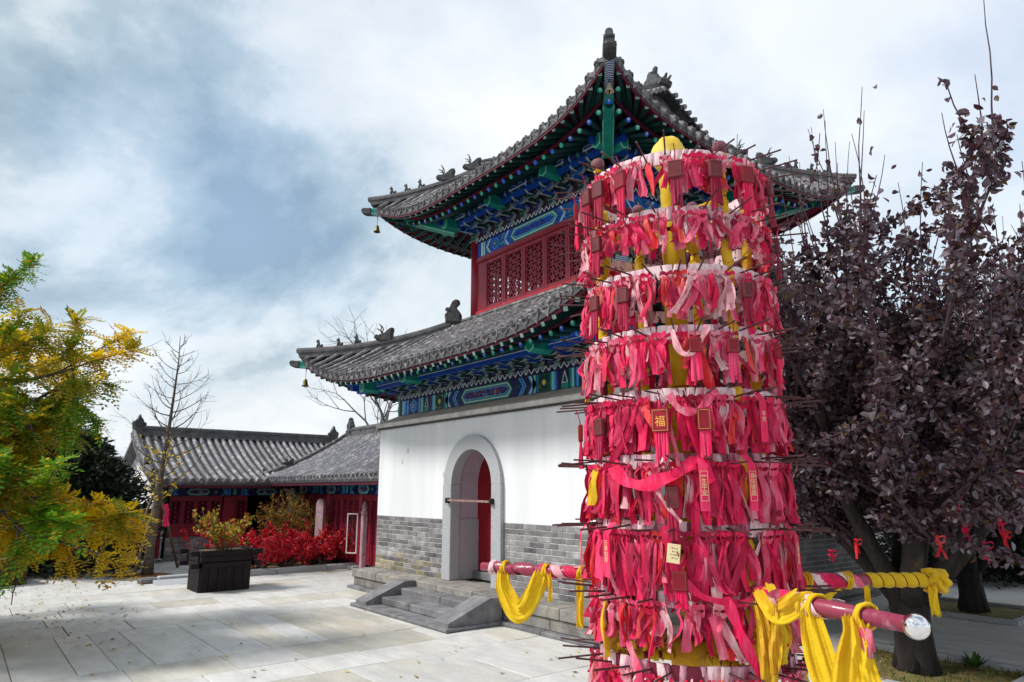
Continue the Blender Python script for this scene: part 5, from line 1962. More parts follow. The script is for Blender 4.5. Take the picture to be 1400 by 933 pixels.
draped('pale ribbon loop swinging below the fourth hoop', [face(-3, RZS[3]), face(0, RZS[3] - .12, .1), face(5, RZS[3] - .15, .11), face(12, RZS[3] - .05, .1), face(15, RZS[3] + .02)], .04, RIB['faded pale'], 5)
draped('long crimson ribbon falling from the eighth hoop past the lowest hoop', [face(16, RZS[7] + .03), face(20, RZS[7] - .12, .1), face(27, RZS[7] - .3, .1), face(36, RZS[8] - .1, .09)], .06, RIB['crimson'], 6)
draped('pink ribbon slanting down inside the lowest hoop', [face(-44, RZS[7] - .02, .04), face(-38, RZS[7] - .2, .04), face(-30, RZS[8] + .02, .06), face(-27, RZS[8] - .1, .06)], .045, RIB['pink'], 7)

# printed ribbons: gold characters down the strip
FONT_OK = True


def glyphs(text, size, name, parent, m, M):
    cu = bpy.data.curves.new(name, 'FONT')
    cu.body = text; cu.size = size; cu.align_x = 'CENTER'; cu.align_y = 'CENTER'; cu.extrude = .0004; cu.resolution_u = 2
    cu.space_line = .95
    o = bpy.data.objects.new(name, cu)
    COL.objects.link(o)
    dg = bpy.context.evaluated_depsgraph_get()
    me = bpy.data.meshes.new_from_object(o.evaluated_get(dg))
    bpy.data.objects.remove(o); bpy.data.curves.remove(cu)
    me.materials.clear(); me.materials.append(m)
    q = link(name, me, parent)
    q.matrix_basis = M
    return q


pale_gold = mat('pale gold print', (.72, .48, .30), .5)
PRINT = [('身\n体\n健\n康', 31, 5, .05), ('一\n生\n平\n安', 8, 5, .05), ('心\n想\n事\n成', 58, 6, .06), ('平\n安', 40, 4, .03), ('万\n事\n如\n意', -42, 6, .05), ('健\n康', -70, 6, .06)]
for k, (tx, dg, ti, dz) in enumerate(PRINT):
    a = CA + radians(dg); z = RZS[ti]
    nch = tx.count('\n') + 1
    Lr = .30
    mb = MB(); sec = []
    et = Vector((-sin(a), cos(a), 0)); er = Vector((cos(a), sin(a), 0))
    c0 = pol(a, RR + .125, z)
    for j in range(10):
        t = j / 9
        p = c0 + Vector((0, 0, .03 - Lr * t)) - er * (.06 * (1 - min(1, t * 5)))
        sec.append([p - et * .026, p + et * .026])
    mb.grid(sec)
    rb = thing('ribbon', f'flat crimson ribbon printed with {nch} characters on the {ORD[ti]} hoop, ' + ('right side', 'middle', 'far right', 'right side', 'left side', 'far left')[k], 'ribbon', tuple(c0), group='printed ribbons', world=True)
    P('strip', mb, RIB['crimson'], rb, smooth=True)
    Mt = Matrix.Translation(c0 + er * .004 + Vector((0, 0, -.13))) @ Matrix.Rotation(a + pi / 2, 4, 'Z') @ Matrix.Rotation(pi / 2, 4, 'X')
    glyphs(tx, .032, 'printed_characters', rb, pale_gold, Mt)
    if k in (0, 1):
        mb = MB()
        for (x0, x1, y0, y1) in ((-.021, -.019, -.085, .07), (.019, .021, -.085, .07), (-.021, .021, .07, .072), (-.021, .021, -.087, -.085), (-.019, .019, -.058, -.056), (-.019, .019, .042, .044)):
            mb.box(x0, x1, y0, y1, 0, .0006)
        fr_ = P('printed_frame', mb, pale_gold, rb); fr_.matrix_basis = Mt


# wish plaques: little red boxes with tassels
def plaque(dg, ti, w, h, m, label, dz=-.14, r=.10, tassel=.16, char=None, group=None):
    a = CA + radians(dg)
    c = pol(a, RR + r, RZS[ti] + dz)
    t = thing('wish_plaque', label, 'plaque', tuple(c), a + pi / 2 + rng.uniform(-.25, .25), group)
    mb = MB(); mb.cbox(-w / 2, w / 2, -.014, .014, -h / 2, h / 2, .004)
    b = P('board', mb, m, t)
    mb = MB()
    for x0, x1, z0, z1 in ((-w / 2 + .006, w / 2 - .006, h / 2 - .01, h / 2 - .006), (-w / 2 + .006, w / 2 - .006, -h / 2 + .006, -h / 2 + .01), (-w / 2 + .006, -w / 2 + .01, -h / 2 + .01, h / 2 - .01), (w / 2 - .01, w / 2 - .006, -h / 2 + .01, h / 2 - .01)):
        mb.box(x0, x1, -.0165, -.0138, z0, z1)
    P('border', mb, mat('dull gold', (.42, .18, .06), .5) if char or m is plaque_red and ti == 4 else mat('worn plaque edge', (.20, .04, .045), .6), b)
    if char:
        glyphs(char, h * .5, 'printed_character', b, mat('orange gold', (.75, .35, .05), .5), Matrix.Translation((0, -.0145, -.01)) @ Matrix.Rotation(pi / 2, 4, 'X'))
    mb = MB(); mb.tube([(0, .0, h / 2), (.004, -.01, h / 2 + .05), (0, -.03 if r > .05 else 0, h / 2 + .1)], .0035, 5); P('cord', mb, RIB['dark red'], t)
    if tassel:
        mb = MB()
        for k in range(5):
            x = -w * .3 + w * .15 * k
            mb.tube([(x, 0, -h / 2), (x + rng.uniform(-.006, .006), rng.uniform(-.01, .01), -h / 2 - tassel * rng.uniform(.8, 1.1))], [.007, .011], 5)
        P('tassel', mb, RIB['dark red' if m is plaque_dark else 'crimson'], t)


for k, dg in enumerate((-78, -55, -43, -27, 3, 24, 44, 70)):
    plaque(dg, 0, .085, .11, plaque_dark if k % 3 else plaque_red, 'dusty ' + ('dark' if k % 3 else 'bright') + ' red wish plaque with a tassel below the top hoop, ' + ('at the left edge', 'second from the left', 'third from the left', 'fourth from the left', 'in the middle', 'third from the right', 'second from the right', 'at the right edge')[k], -.13, group='wish plaques below the top hoop', tassel=.2)
for dg in (-46, 78): plaque(dg, 1, .075, .10, plaque_dark, 'dark red wish plaque hanging below the second hoop, ' + ('left side' if dg < 0 else 'right side'), -.12)
for dg in (-28, -49, 38): plaque(dg, 2, .07, .095, plaque_dark, 'dark red wish plaque hanging below the third hoop, ' + {-28: 'left of centre', -49: 'far left', 38: 'right side'}[dg], -.13)
for dg in (8, 27, 60): plaque(dg, 3, .07, .085, plaque_red, 'red wish plaque hanging below the fourth hoop, ' + {8: 'near the centre', 27: 'right of centre', 60: 'far right'}[dg], -.10)
plaque(-10, 4, .105, .13, plaque_red, 'large red wish plaque with a gold character below the fifth hoop', -.15, .11, char='福')
plaque(10, 4, .075, .12, plaque_red, 'narrow red wish plaque with gold corners below the fifth hoop', -.15, .11)
plaque(-48, 4, .08, .10, plaque_dark, 'dark wish plaque on the left below the fifth hoop', -.16, .10)
plaque(-80, 4, .06, .11, plaque_red, 'red wish plaque at the left edge below the fifth hoop', -.17, .10)
plaque(-7, 5, .07, .12, plaque_dark, 'dark red wish plaque half hidden below the sixth hoop', -.20, .08)
plaque(-5, 6, .08, .10, plaque_red, 'red wish plaque hanging under the yellowed note card', -.26, .10, tassel=.1)
# the note card
a = CA + radians(-7)
c = pol(a, RR + .12, RZS[6] - .12)
t = thing('note_card', 'small yellowed card with handwriting hung on the seventh hoop', 'card', tuple(c), a + pi / 2)
mb = MB(); mb.cbox(-.035, .035, -.002, .002, -.05, .05, .0015); P('card', mb, card_mat, t, M=Matrix.Rotation(.12, 4, 'Y'))
mb = MB()
for ln in range(4):
    x = -.018 + .01 * (ln % 2)
    while x < .022:
        w_ = rng.uniform(.003, .007)
        mb.bar((x, -.0026, .028 - .017 * ln + rng.uniform(-.002, .002)), (x + w_, -.0026, .028 - .017 * ln + rng.uniform(-.004, .004)), .001, .0022)
        if rng.random() < .6: mb.bar((x + w_ * .5, -.0026, .032 - .017 * ln), (x + w_ * .4, -.0026, .024 - .017 * ln), .001, .0018)
        x += w_ + .003
P('handwriting', mb, ink, t, M=Matrix.Rotation(.12, 4, 'Y'))
mb = MB(); mb.tube([(0, 0, .048), (0, -.01, .12)], .002, 5); P('cord', mb, ink, t)


# ---- yellow cloths on the push bars
def cloth(name, label, path, w0, seed, m=None, folds=3, group=None, amp=.016, wfn=None, facing=None, n=40):
    """a hanging scarf: path of points, gathered into folds across its width"""
    rg = random.Random(seed)
    pts = [Vector(p) for p in path]
    K = 24
    sec = []
    ph = rg.random() * 6
    prev = None
    for i in range(n + 1):
        t = i / n * (len(pts) - 1)
        k = min(int(t), len(pts) - 2); f = t - k
        p0, p1, p2, p3 = pts[max(0, k - 1)], pts[k], pts[k + 1], pts[min(len(pts) - 1, k + 2)]
        p = .5 * ((2 * p1) + (p2 - p0) * f + (2 * p0 - 5 * p1 + 4 * p2 - p3) * f * f + (3 * p1 - p0 - 3 * p2 + p3) * f ** 3)
        d = (.5 * ((p2 - p0) + 2 * (2 * p0 - 5 * p1 + 4 * p2 - p3) * f + 3 * (3 * p1 - p0 - 3 * p2 + p3) * f * f)).normalized()
        nrm = (facing if facing else Vector((CAM.x - p.x, CAM.y - p.y, .2))).normalized()
        s = d.cross(nrm)
        if s.length < .2: s = prev or Vector((1, 0, 0))
        s.normalize()
        if prev is not None and s.dot(prev) < 0: s = -s
        prev = s
        nn = s.cross(d).normalized()
        tt = i / n
        w = w0 * (wfn(tt) if wfn else 1)
        row = []
        for j in range(K + 1):
            q = j / K - .5
            f1 = ph + folds * 1.7 * pi * q + 1.5 * sin(2.2 * tt * pi)
            g = amp * .75 * ((1 - 2 * abs(sin(f1 * .5))) + .35 * sin(ph * 2 + folds * 5.3 * pi * q + tt * 7) + .25 * sin(23 * tt + 9 * q + ph)) * (.5 + .5 * min(1, w / .05))
            row.append(p + s * (q * w) + nn * g + d * (rg.uniform(-.018, .018) if i in (0, n) else 0))
        sec.append(row)
    mb = MB(); mb.grid(sec)
    return mb


def knot(mb, c, axis, r, mi=0):
    rg = random.Random(int(c[0] * 1000))
    a = Vector(axis).normalized(); e = a.orthogonal().normalized(); f = a.cross(e)
    for k in range(3):
        pts = []
        for i in range(15):
            t = 2 * pi * i / 14
            pts.append(Vector(c) + (e * cos(t) + f * sin(t)) * r * (1.08 + .06 * k) + a * ((k - 1) * r * .35 + .2 * r * sin(t + k)))
        mb.tube(pts, [r * rg.uniform(.13, .25) for _ in pts], 7)


def bp(nm, s, dz=0., side=0.):
    dg = {'near': -17, 'far': 54, 'left': -161}[nm]
    a = radians(dg)
    return pol(a, s, PBZ + dz) + Vector((-sin(a), cos(a), 0)) * side


def bdir(nm):
    a = radians({'near': -17, 'far': 54, 'left': -161}[nm]); return Vector((cos(a), sin(a), 0))


def yellow(label, mbs, loc, cat='cloth', m=None, group='yellow cloths tied to the push bars'):
    t = thing('yellow_cloth', label, cat, tuple(loc), group=group, world=True)
    for nm_, mb in mbs:
        P(nm_, mb, m or yellow_cloth, t, smooth=True)
    return t


tw_ = lambda t: .55 + 1.0 * sin(pi * t) ** .8
# left bar: V-shaped swag, two short ties
kb = MB(); knot(kb, bp('left', 1.36), bdir('left'), .041)
kb2 = MB(); knot(kb2, bp('left', 1.02), bdir('left'), .04)
sw = cloth('a', '', [bp('left', 1.36, -.02, .04), bp('left', 1.35, -.12, .05), bp('left', 1.30, -.21, .05), bp('left', 1.23, -.285, .05), bp('left', 1.17, -.25, .05), bp('left', 1.09, -.13, .05), bp('left', 1.03, -.02, .045)], .115, 5, folds=2, wfn=lambda t: (.7 + .55 * sin(pi * t)) if t < .55 else 1.1)
tl = cloth('b', '', [bp('left', .98, -.01, .05), bp('left', .965, -.10, .055), bp('left', .97, -.19, .055)], .028, 6, folds=1, amp=.006)
yellow('long yellow cloth hanging in a V from the left push bar', [('swag', sw), ('knot', kb), ('knot', kb2), ('tail', tl)], bp('left', 1.2))
kb = MB(); knot(kb, bp('left', .745), bdir('left'), .04)
tl = cloth('b', '', [bp('left', .745, -.02, .05), bp('left', .74, -.16, .055), bp('left', .745, -.33, .055)], .05, 8, folds=1.5, amp=.008)
yellow('short yellow strip tied to the left push bar close to the rack', [('tail', tl), ('knot', kb)], bp('left', .745))
# near bar with the steel ball: two long tails and wrapped knots
kb = MB(); knot(kb, bp('near', 1.0), bdir('near'), .047)
kb2 = MB(); knot(kb2, bp('near', 1.28), bdir('near'), .046)
kb3 = MB(); knot(kb3, bp('near', .93), bdir('near'), .046)
sw = cloth('a', '', [bp('near', 1.010, -.03, -.05), bp('near', 1.040, -.14, -.06), bp('near', 1.090, -.28, -.07), bp('near', 1.160, -.44, -.07), bp('near', 1.195, -.50, -.07), bp('near', 1.200, -.42, -.07), bp('near', 1.225, -.25, -.07), bp('near', 1.260, -.10, -.06), bp('near', 1.280, -.01, -.055)], .115, 15, folds=2.5, wfn=lambda t: .75 + .45 * abs(sin(2.2 * pi * t)))
tl = cloth('b', '', [bp('near', 1.290, -.01, -.06), bp('near', 1.310, -.10, -.07), bp('near', 1.315, -.2, -.07), bp('near', 1.325, -.27, -.07)], .085, 16, folds=2, wfn=lambda t: .6 + .8 * t)
w2 = cloth('c', '', [bp('near', 0.680, .05, -.04), bp('near', 0.760, -.02, -.06), bp('near', 0.820, -.05, -.06), bp('near', 0.980, .03, -.058)], .12, 17, folds=2, amp=.012)
yellow('two long yellow tails tied to the push bar with the steel ball', [('swag', sw), ('knot', kb), ('knot', kb2), ('knot', kb3), ('tail', tl), ('wrap', w2)], bp('near', 1.140))
ta = cloth('d', '', [bp('near', .66, -.02, -.06), bp('near', .70, -.16, -.07), bp('near', .72, -.30, -.07), bp('near', .70, -.46, -.06), bp('near', .71, -.6, -.06)], .075, 19, folds=2, wfn=lambda t: .7 + .5 * sin(pi * t) ** 2)
tb = cloth('d', '', [bp('near', .80, -.02, -.06), bp('near', .79, -.14, -.07), bp('near', .77, -.27, -.07), bp('near', .755, -.36, -.07)], .055, 20, folds=1.5, wfn=lambda t: .7 + .5 * sin(pi * t) ** 2)
yellow('crumpled yellow scarf drooping beside the rack from the ball ended push bar', [('scarf', ta), ('tail', tb)], bp('near', .7), m=yellow_dirty)
# far bar: wound at the end with a bunched knot, a loose triangle near the rack
mbw = MB()
a = radians(54)
for q in range(6):
    s0 = 1.12 + .075 * q
    pts = []
    for k in range(15):
        t = 2 * pi * k / 14
        e = Vector((-sin(a), cos(a), 0))
        pts.append(pol(a, s0 + .07 * k / 14, PBZ) + (e * cos(t) + Vector((0, 0, 1)) * sin(t)) * .041)
    sec = []
    d = bdir('far')
    for p in pts: sec.append([p - d * .034, p + (p - pol(a, s0 + .03, PBZ)).normalized() * .007, p + d * .034])
    mbw.grid(sec)
bun = MB()
rg = random.Random(4)
for k in range(9):
    t0 = rg.random() * 6
    c = bp('far', 1.57 + rg.uniform(-.05, .03), rg.uniform(-.02, .02))
    pts = [c + Vector((rg.uniform(-.02, .02), rg.uniform(-.02, .02), 0)) + (Vector((-sin(a), cos(a), 0)) * cos(t0 + i * .5) + Vector((0, 0, 1)) * sin(t0 + i * .5)) * (.05 + .012 * sin(i + k)) + bdir('far') * (.01 * i - .03) for i in range(9)]
    bun.tube(pts, [rg.uniform(.012, .026) for _ in pts], 7)
tl = cloth('e', '', [bp('far', 1.5, -.03, -.05), bp('far', 1.49, -.11, -.055), bp('far', 1.5, -.20, -.05)], .05, 31, folds=1.5, amp=.008)
yellow('yellow cloth bunched in a big knot on the end of the far push bar', [('wrap', mbw), ('bundle', bun), ('tail', tl)], bp('far', 1.5))
kb = MB(); knot(kb, bp('far', .72), bdir('far'), .041)
kb2 = MB(); knot(kb2, bp('far', .98), bdir('far'), .041)
mbt = cloth('f', '', [bp('far', .70, -.03, -.05), bp('far', .73, -.09, -.055), bp('far', .78, -.12, -.055), bp('far', .86, -.07, -.05), bp('far', .92, -.045, -.05)], .06, 33, folds=1.5, wfn=lambda t: .3 + 1.1 * sin(pi * min(1, t * 1.2)) ** 2, amp=.006)
tl = cloth('g', '', [bp('far', 1.08, -.03, -.05), bp('far', 1.075, -.09, -.055), bp('far', 1.08, -.13, -.05)], .035, 34, folds=1, amp=.006)
yellow('yellow cloth with a loose triangle tied to the far push bar beside the rack', [('loose_fold', mbt), ('knot', kb), ('knot', kb2), ('tail', tl)], bp('far', .8))
# red tassel scrap by the ball-ended bar
mb = MB()
for k in range(5):
    mb.tube([bp('near', 1.30 + .012 * k, -.04, -.05), bp('near', 1.305 + .013 * k, -.13 - .03 * (k % 2), -.055)], [.008, .011], 5)
solo('ribbon_scrap', mb, RIB['pink'], 'frayed pink scrap of ribbon hanging from the ball ended push bar', 'ribbon', tuple(bp('near', 1.32)), smooth=True)
# pink ribbon tied at the outer end of the left bar
kb = MB(); knot(kb, bp('left', 1.46), bdir('left'), .04)
solo('ribbon', kb, wrap_pink, 'pale pink ribbon knotted round the tip of the left push bar', 'ribbon', tuple(bp('left', 1.46)), smooth=True)
# loose yellow strips caught on the hoops
for k, (dg, ti, L, w_) in enumerate(((-88, 3, .32, .05), (-60, 5, .22, .06), (48, 7, .3, .05), (-52, 7, .32, .06), (70, 8, .3, .06), (12, 8, .25, .05))):
    mb = MB(); ribbon(mb, CA + radians(dg), RR + .03, RZS[ti], L, w_ * 1.2, rng, 0)
    solo('yellow_strip', mb, yellow_cloth, f'loose yellow strip hanging from the {ORD[ti]} hoop, ' + ('left edge', 'left side', 'right side', 'left side', 'right edge', 'middle')[k], 'cloth', tuple(pol(CA + radians(dg), RR + .03, RZS[ti])), 'loose yellow strips on the hoops', smooth=True)
# ------------------------------------------------------------------ trees and shrubs
def seg_tube(mb, pts, r0, r1, n=5, mi=0):
    k = len(pts) - 1
    mb.tube(pts, [lerp(r0, r1, i / k) for i in range(k + 1)], n, mi)


def branch(rg, p, d, L, wob, trop, n):
    """a wandering line from p in direction d; trop: pull (vector) towards light"""
    pts = [Vector(p)]
    d = Vector(d).normalized()
    for i in range(n):
        d = (d + Vector((rg.gauss(0, wob), rg.gauss(0, wob), rg.gauss(0, wob))) + Vector(trop)).normalized()
        pts.append(pts[-1] + d * (L / n))
    return pts


def leaf_quad(mb, c, axis, nrm, l, w, mi, bend=.25):
    axis = axis.normalized(); s = axis.cross(nrm)
    if s.length < 1e-3: s = axis.orthogonal()
    s.normalize(); nn = s.cross(axis)
    a = c; b = c + axis * (l * .45) + s * (w * .5) + nn * (bend * w * .5); t = c + axis * l; e = c + axis * (l * .45) - s * (w * .5) + nn * (bend * w * .5)
    mb.add([a, b, t, e], [(0, 1, 2), (0, 2, 3)], mi)


def leaf_oval(mb, c, axis, nrm, l, w, mi, bend=.25):
    """a rounder leaf folded along its rib, the tip curling down"""
    axis = axis.normalized(); s = axis.cross(nrm)
    if s.length < 1e-3: s = axis.orthogonal()
    s.normalize(); nn = s.cross(axis)
    k = bend * w
    p = [c, c + axis * (l * .28) + s * (w * .42) + nn * k * .6, c + axis * (l * .66) + s * (w * .46) + nn * k * .4, c + axis * l - nn * k * .9,
         c + axis * (l * .66) - s * (w * .46) + nn * k * .4, c + axis * (l * .28) - s * (w * .42) + nn * k * .6, c + axis * (l * .5) - nn * k * .1]
    mb.add(p, [(0, 1, 2, 6), (6, 2, 3), (0, 6, 4, 5), (6, 3, 4)], mi)


def rv(rg):
    while True:
        v = Vector((rg.uniform(-1, 1), rg.uniform(-1, 1), rg.uniform(-1, 1)))
        if .05 < v.length < 1: return v.normalized()


# ---- the dark purple plum tree on the right
LV = (-.624 * cos(2.1) - .782 * sin(2.1), .624 * sin(2.1) - .782 * cos(2.1))     # the side towards the tower, where the crown is lower


def plum_tree(seed, H, spread, nleaf, whips):
    rg = random.Random(seed)
    trunk, crown, twigs = MB(), MB(), MB()
    base = [Vector((0, 0, -.05)), Vector((0, 0, .08)), Vector((-.015, .01, .4)), Vector((-.02, .02, .72))]
    trunk.tube(base, [.23, .185, .165, .185], 14)
    for k in range(5):
        a = k * 1.256 + .3
        trunk.tube([Vector((.17 * cos(a), .17 * sin(a), .02)), Vector((.11 * cos(a), .11 * sin(a), .3)), Vector((.08 * cos(a), .08 * sin(a), .6))], [.06, .05, .02], 6)
    tips = []
    limbs = []
    nl = 8
    for k in range(nl):
        a = 2 * pi * k / nl + rg.uniform(-.3, .3)
        tilt = rg.uniform(.55, .95)
        d = Vector((cos(a) * tilt, sin(a) * tilt, 1))
        L = H * rg.uniform(.36, .46) * spread
        pts = branch(rg, (cos(a) * .06, sin(a) * .06, .62), d, L, .07, (cos(a) * .015, sin(a) * .015, .05), 8)
        seg_tube(trunk, pts, rg.uniform(.085, .125), .035, 8)
        limbs.append((pts, .035))
        for q in range(9):
            i = rg.randint(2, 7)
            b = a + rg.uniform(-1.3, 1.3)
            d2 = Vector((cos(b) * rg.uniform(.4, 1.2), sin(b) * rg.uniform(.4, 1.2), rg.uniform(.2, 1.1)))
            p2 = branch(rg, pts[i], d2, H * rg.uniform(.20, .34), .09, (0, 0, .07), 6)
            if p2[-1].z > 4.35:
                p2 = [pts[i] + (v - pts[i]) * .5 for v in p2]
            seg_tube(twigs, p2, .026, .010, 5)
            tips.append(p2)
        tips.append(pts[4:])
    lines = []
    for p2 in tips:
        for q in range(7):
            i = rg.randint(1, len(p2) - 1)
            b = rg.random() * 6.28
            d3 = Vector((cos(b) * .55, sin(b) * .55, rg.uniform(-.15, 1.1)))
            p3 = branch(rg, p2[i], d3, H * rg.uniform(.10, .20), .12, (0, 0, .09), 5)
            seg_tube(twigs, p3, .009, .0045, 4)
            lines.append((p3, 1.))
    for q in range(whips):                                  # long upright shoots above the crown, nearly bare
        p2 = rg.choice(tips)
        p = p2[-1] if rg.random() < .6 else rg.choice(p2)
        o_ = Vector((p.x, p.y, 0)); o_ = o_.normalized() if o_.length > .1 else Vector((0, 0, 0))
        d = Vector((o_.x * rg.uniform(.0, .5), o_.y * rg.uniform(.0, .5), 1))
        p3 = branch(rg, p, d, H * rg.uniform(.10, .25), .06, (0, 0, .05), 7)
        if p3[-1].z > 5.35 or p3[-1].z > 5.2 + .5 * rg.random() - .45 * (p3[-1].x * LV[0] + p3[-1].y * LV[1]): continue
        seg_tube(twigs, p3, .010, .003, 4)
        lines.append((p3[:5], .34)); lines.append((p3[4:], .07))
    tot = sum(w for _, w in lines)
    for pts, w in lines:
        n = int(nleaf * w / tot * rg.uniform(.6, 1.4))
        for q in range(n):
            i = rg.randint(0, len(pts) - 2)
            c = pts[i].lerp(pts[i + 1], rg.random()) + rv(rg) * rg.uniform(.0, .10)
            ax = (rv(rg) + Vector((0, 0, -.35))).normalized()
            l = rg.uniform(.045, .085)
            z = c.z / H
            if c.z > 4.55 - .5 * (c.x * LV[0] + c.y * LV[1]) and rg.random() < .86: continue
            r_ = rg.random()
            mi = (0 if r_ < .42 else 1 if r_ < .78 else 2 if r_ < .93 else 3)
            leaf_oval(crown, c, ax, rv(rg), l, l * rg.uniform(.5, .75), mi, rg.uniform(.1, .6))
    return trunk, twigs, crown


TP = Vector((8.73, 1.24, 0))
pt, ptw, pc = plum_tree(5, 6.8, .80, 112000, 520)
PT_ = [pt.mesh('trunk', bark_dark, True), ptw.mesh('twigs', twig_mat), pc.mesh('crown', plum)]
tree1 = thing('plum_tree', 'dark purple leaved tree with a forked trunk right of the rack', 'tree', tuple(TP), 2.1)
for nm, me in zip(('trunk', 'branches', 'crown'), PT_):
    o = link(nm, me, tree1)
    if nm != 'trunk': o['kind'] = 'stuff'
for (x, y, rz, s, lab) in ((7.85, 5.45, .6, .95, 'dark leaved tree standing behind the forked plum tree'), (11.2, 4.2, 4.0, .88, 'dark leaved tree at the right edge of the court')):
    t = thing('plum_tree', lab, 'tree', (x, y, 0), rz)
    t.scale = (s, s, s)
    for nm, me in zip(('trunk', 'branches', 'crown'), PT_):
        o = link(nm, me, t)
        if nm != 'trunk': o['kind'] = 'stuff'
# red ribbons caught in the plum tree
for k, (u, v, D, L) in enumerate(((1338, 570, 6.9, .20), (1328, 640, 6.8, .22), (1305, 672, 6.7, .2), (1280, 730, 6.6, .3), (1318, 715, 6.8, .16), (1365, 705, 6.9, .24), (1372, 725, 6.7, .2), (1345, 738, 6.9, .2), (1392, 640, 6.8, .22), (1170, 735, 6.9, .2), (1130, 620, 6.7, .12), (1135, 750, 7.0, .15))):
    F, pt_, yw = 933.25, radians(12.32), radians(-51.42)
    f = Vector((sin(yw), cos(yw), 0)); r = Vector((cos(yw), -sin(yw), 0)); u0 = Vector((0, 0, 1))
    d = (f * cos(pt_) + u0 * sin(pt_)) + r * ((u - 700) / F) + (-f * sin(pt_) + u0 * cos(pt_)) * (-(v - 466.5) / F)
    p = CAM + d * ((D + .25) / hypot(d.x, d.y)); L *= .75
    rg = random.Random(k + 40)
    rl = p - RC
    mb = MB()
    for q in range(2):
        ribbon(mb, atan2(rl.y, rl.x) + .003 * q, hypot(rl.x, rl.y), p.z, L * rg.uniform(.7, 1.2), .026, rg, 0, loop=q == 0)
    cl_ = 'crimson' if k % 3 else 'scarlet'
    solo('ribbon', mb, RIB[cl_], cl_ + ' ribbon caught on a branch of the plum tree, ' + ('upper middle', 'middle', 'right of the trunk top', 'low on the right limb', 'beside the right limb', 'right side', 'far right', 'low on the right', 'right edge', 'low on the left', 'high on the left', 'left edge')[k], 'ribbon', tuple(p), 'ribbons caught in the plum tree', smooth=True)


# ---- pits with stone kerbs
def pit(x0, x1, y0, y1, label, moss=True):
    t = tag(bpy.data.objects.new('tree_pit', None), None, None, kind='structure')
    mb = MB()
    N = 16
    rg = random.Random(int(x0 * 10))
    G = [[(lerp(x0, x1, i / N), lerp(y0, y1, j / N), -.01 + .03 * rg.random()) for j in range(N + 1)] for i in range(N + 1)]
    mb.grid(G)
    s = P('tree_pit', mb, soil_moss, None); tag(s, kind='structure')
    k = .11
    for a, b, c, d in ((x0 - k, x1 + k, y0 - k, y0), (x0 - k, x1 + k, y1, y1 + k)):
        n = 2
        for i in range(n):
            mb = MB(); mb.cbox(lerp(a, b, i / n) + .003, lerp(a, b, (i + 1) / n) - .003, c, d, -.02, .055, .01); P('kerb_stone', mb, granite, s)
    for a, b, c, d in ((x0 - k, x0, y0, y1), (x1, x1 + k, y0, y1)):
        for i in range(2):
            mb = MB(); mb.cbox(a, b, lerp(c, d, i / 2) + .003, lerp(c, d, (i + 1) / 2) - .003, -.02, .055, .01); P('kerb_stone', mb, granite, s)
    return s


for q in PITS:
    pit(*q, '')
rg = random.Random(9)
mb = MB()
for i in range(900):
    x, y = rg.uniform(PITS[0][0], PITS[0][1]), rg.uniform(PITS[0][2], PITS[0][3])
    leaf_quad(mb, Vector((x, y, .01)), (rv(rg) + Vector((0, 0, 1.2))), rv(rg), rg.uniform(.02, .05), .012, 0 if rg.random() < .5 else 1)
o = P('pit_grass', mb, [leaf('dry moss grass', (.22, .18, .04), (.15, .13, .03)), leaf('weed green', (.06, .13, .02), (.04, .09, .02))]); tag(o, kind='stuff')
mb = MB()
for i in range(26):
    a = rg.random() * 6.28
    leaf_quad(mb, Vector((9.05, 1.72, .02)) + Vector((cos(a), sin(a), 0)) * rg.uniform(0, .04), Vector((cos(a), sin(a), rg.uniform(.6, 1.8))), Vector((0, 0, 1)), rg.uniform(.1, .18), .05, 0)
solo('weed', mb, leaf('weed green', (.06, .13, .02), (.04, .09, .02)), 'small green weed growing by the plum tree in its pit', 'weed', (9.05, 1.72, 0))


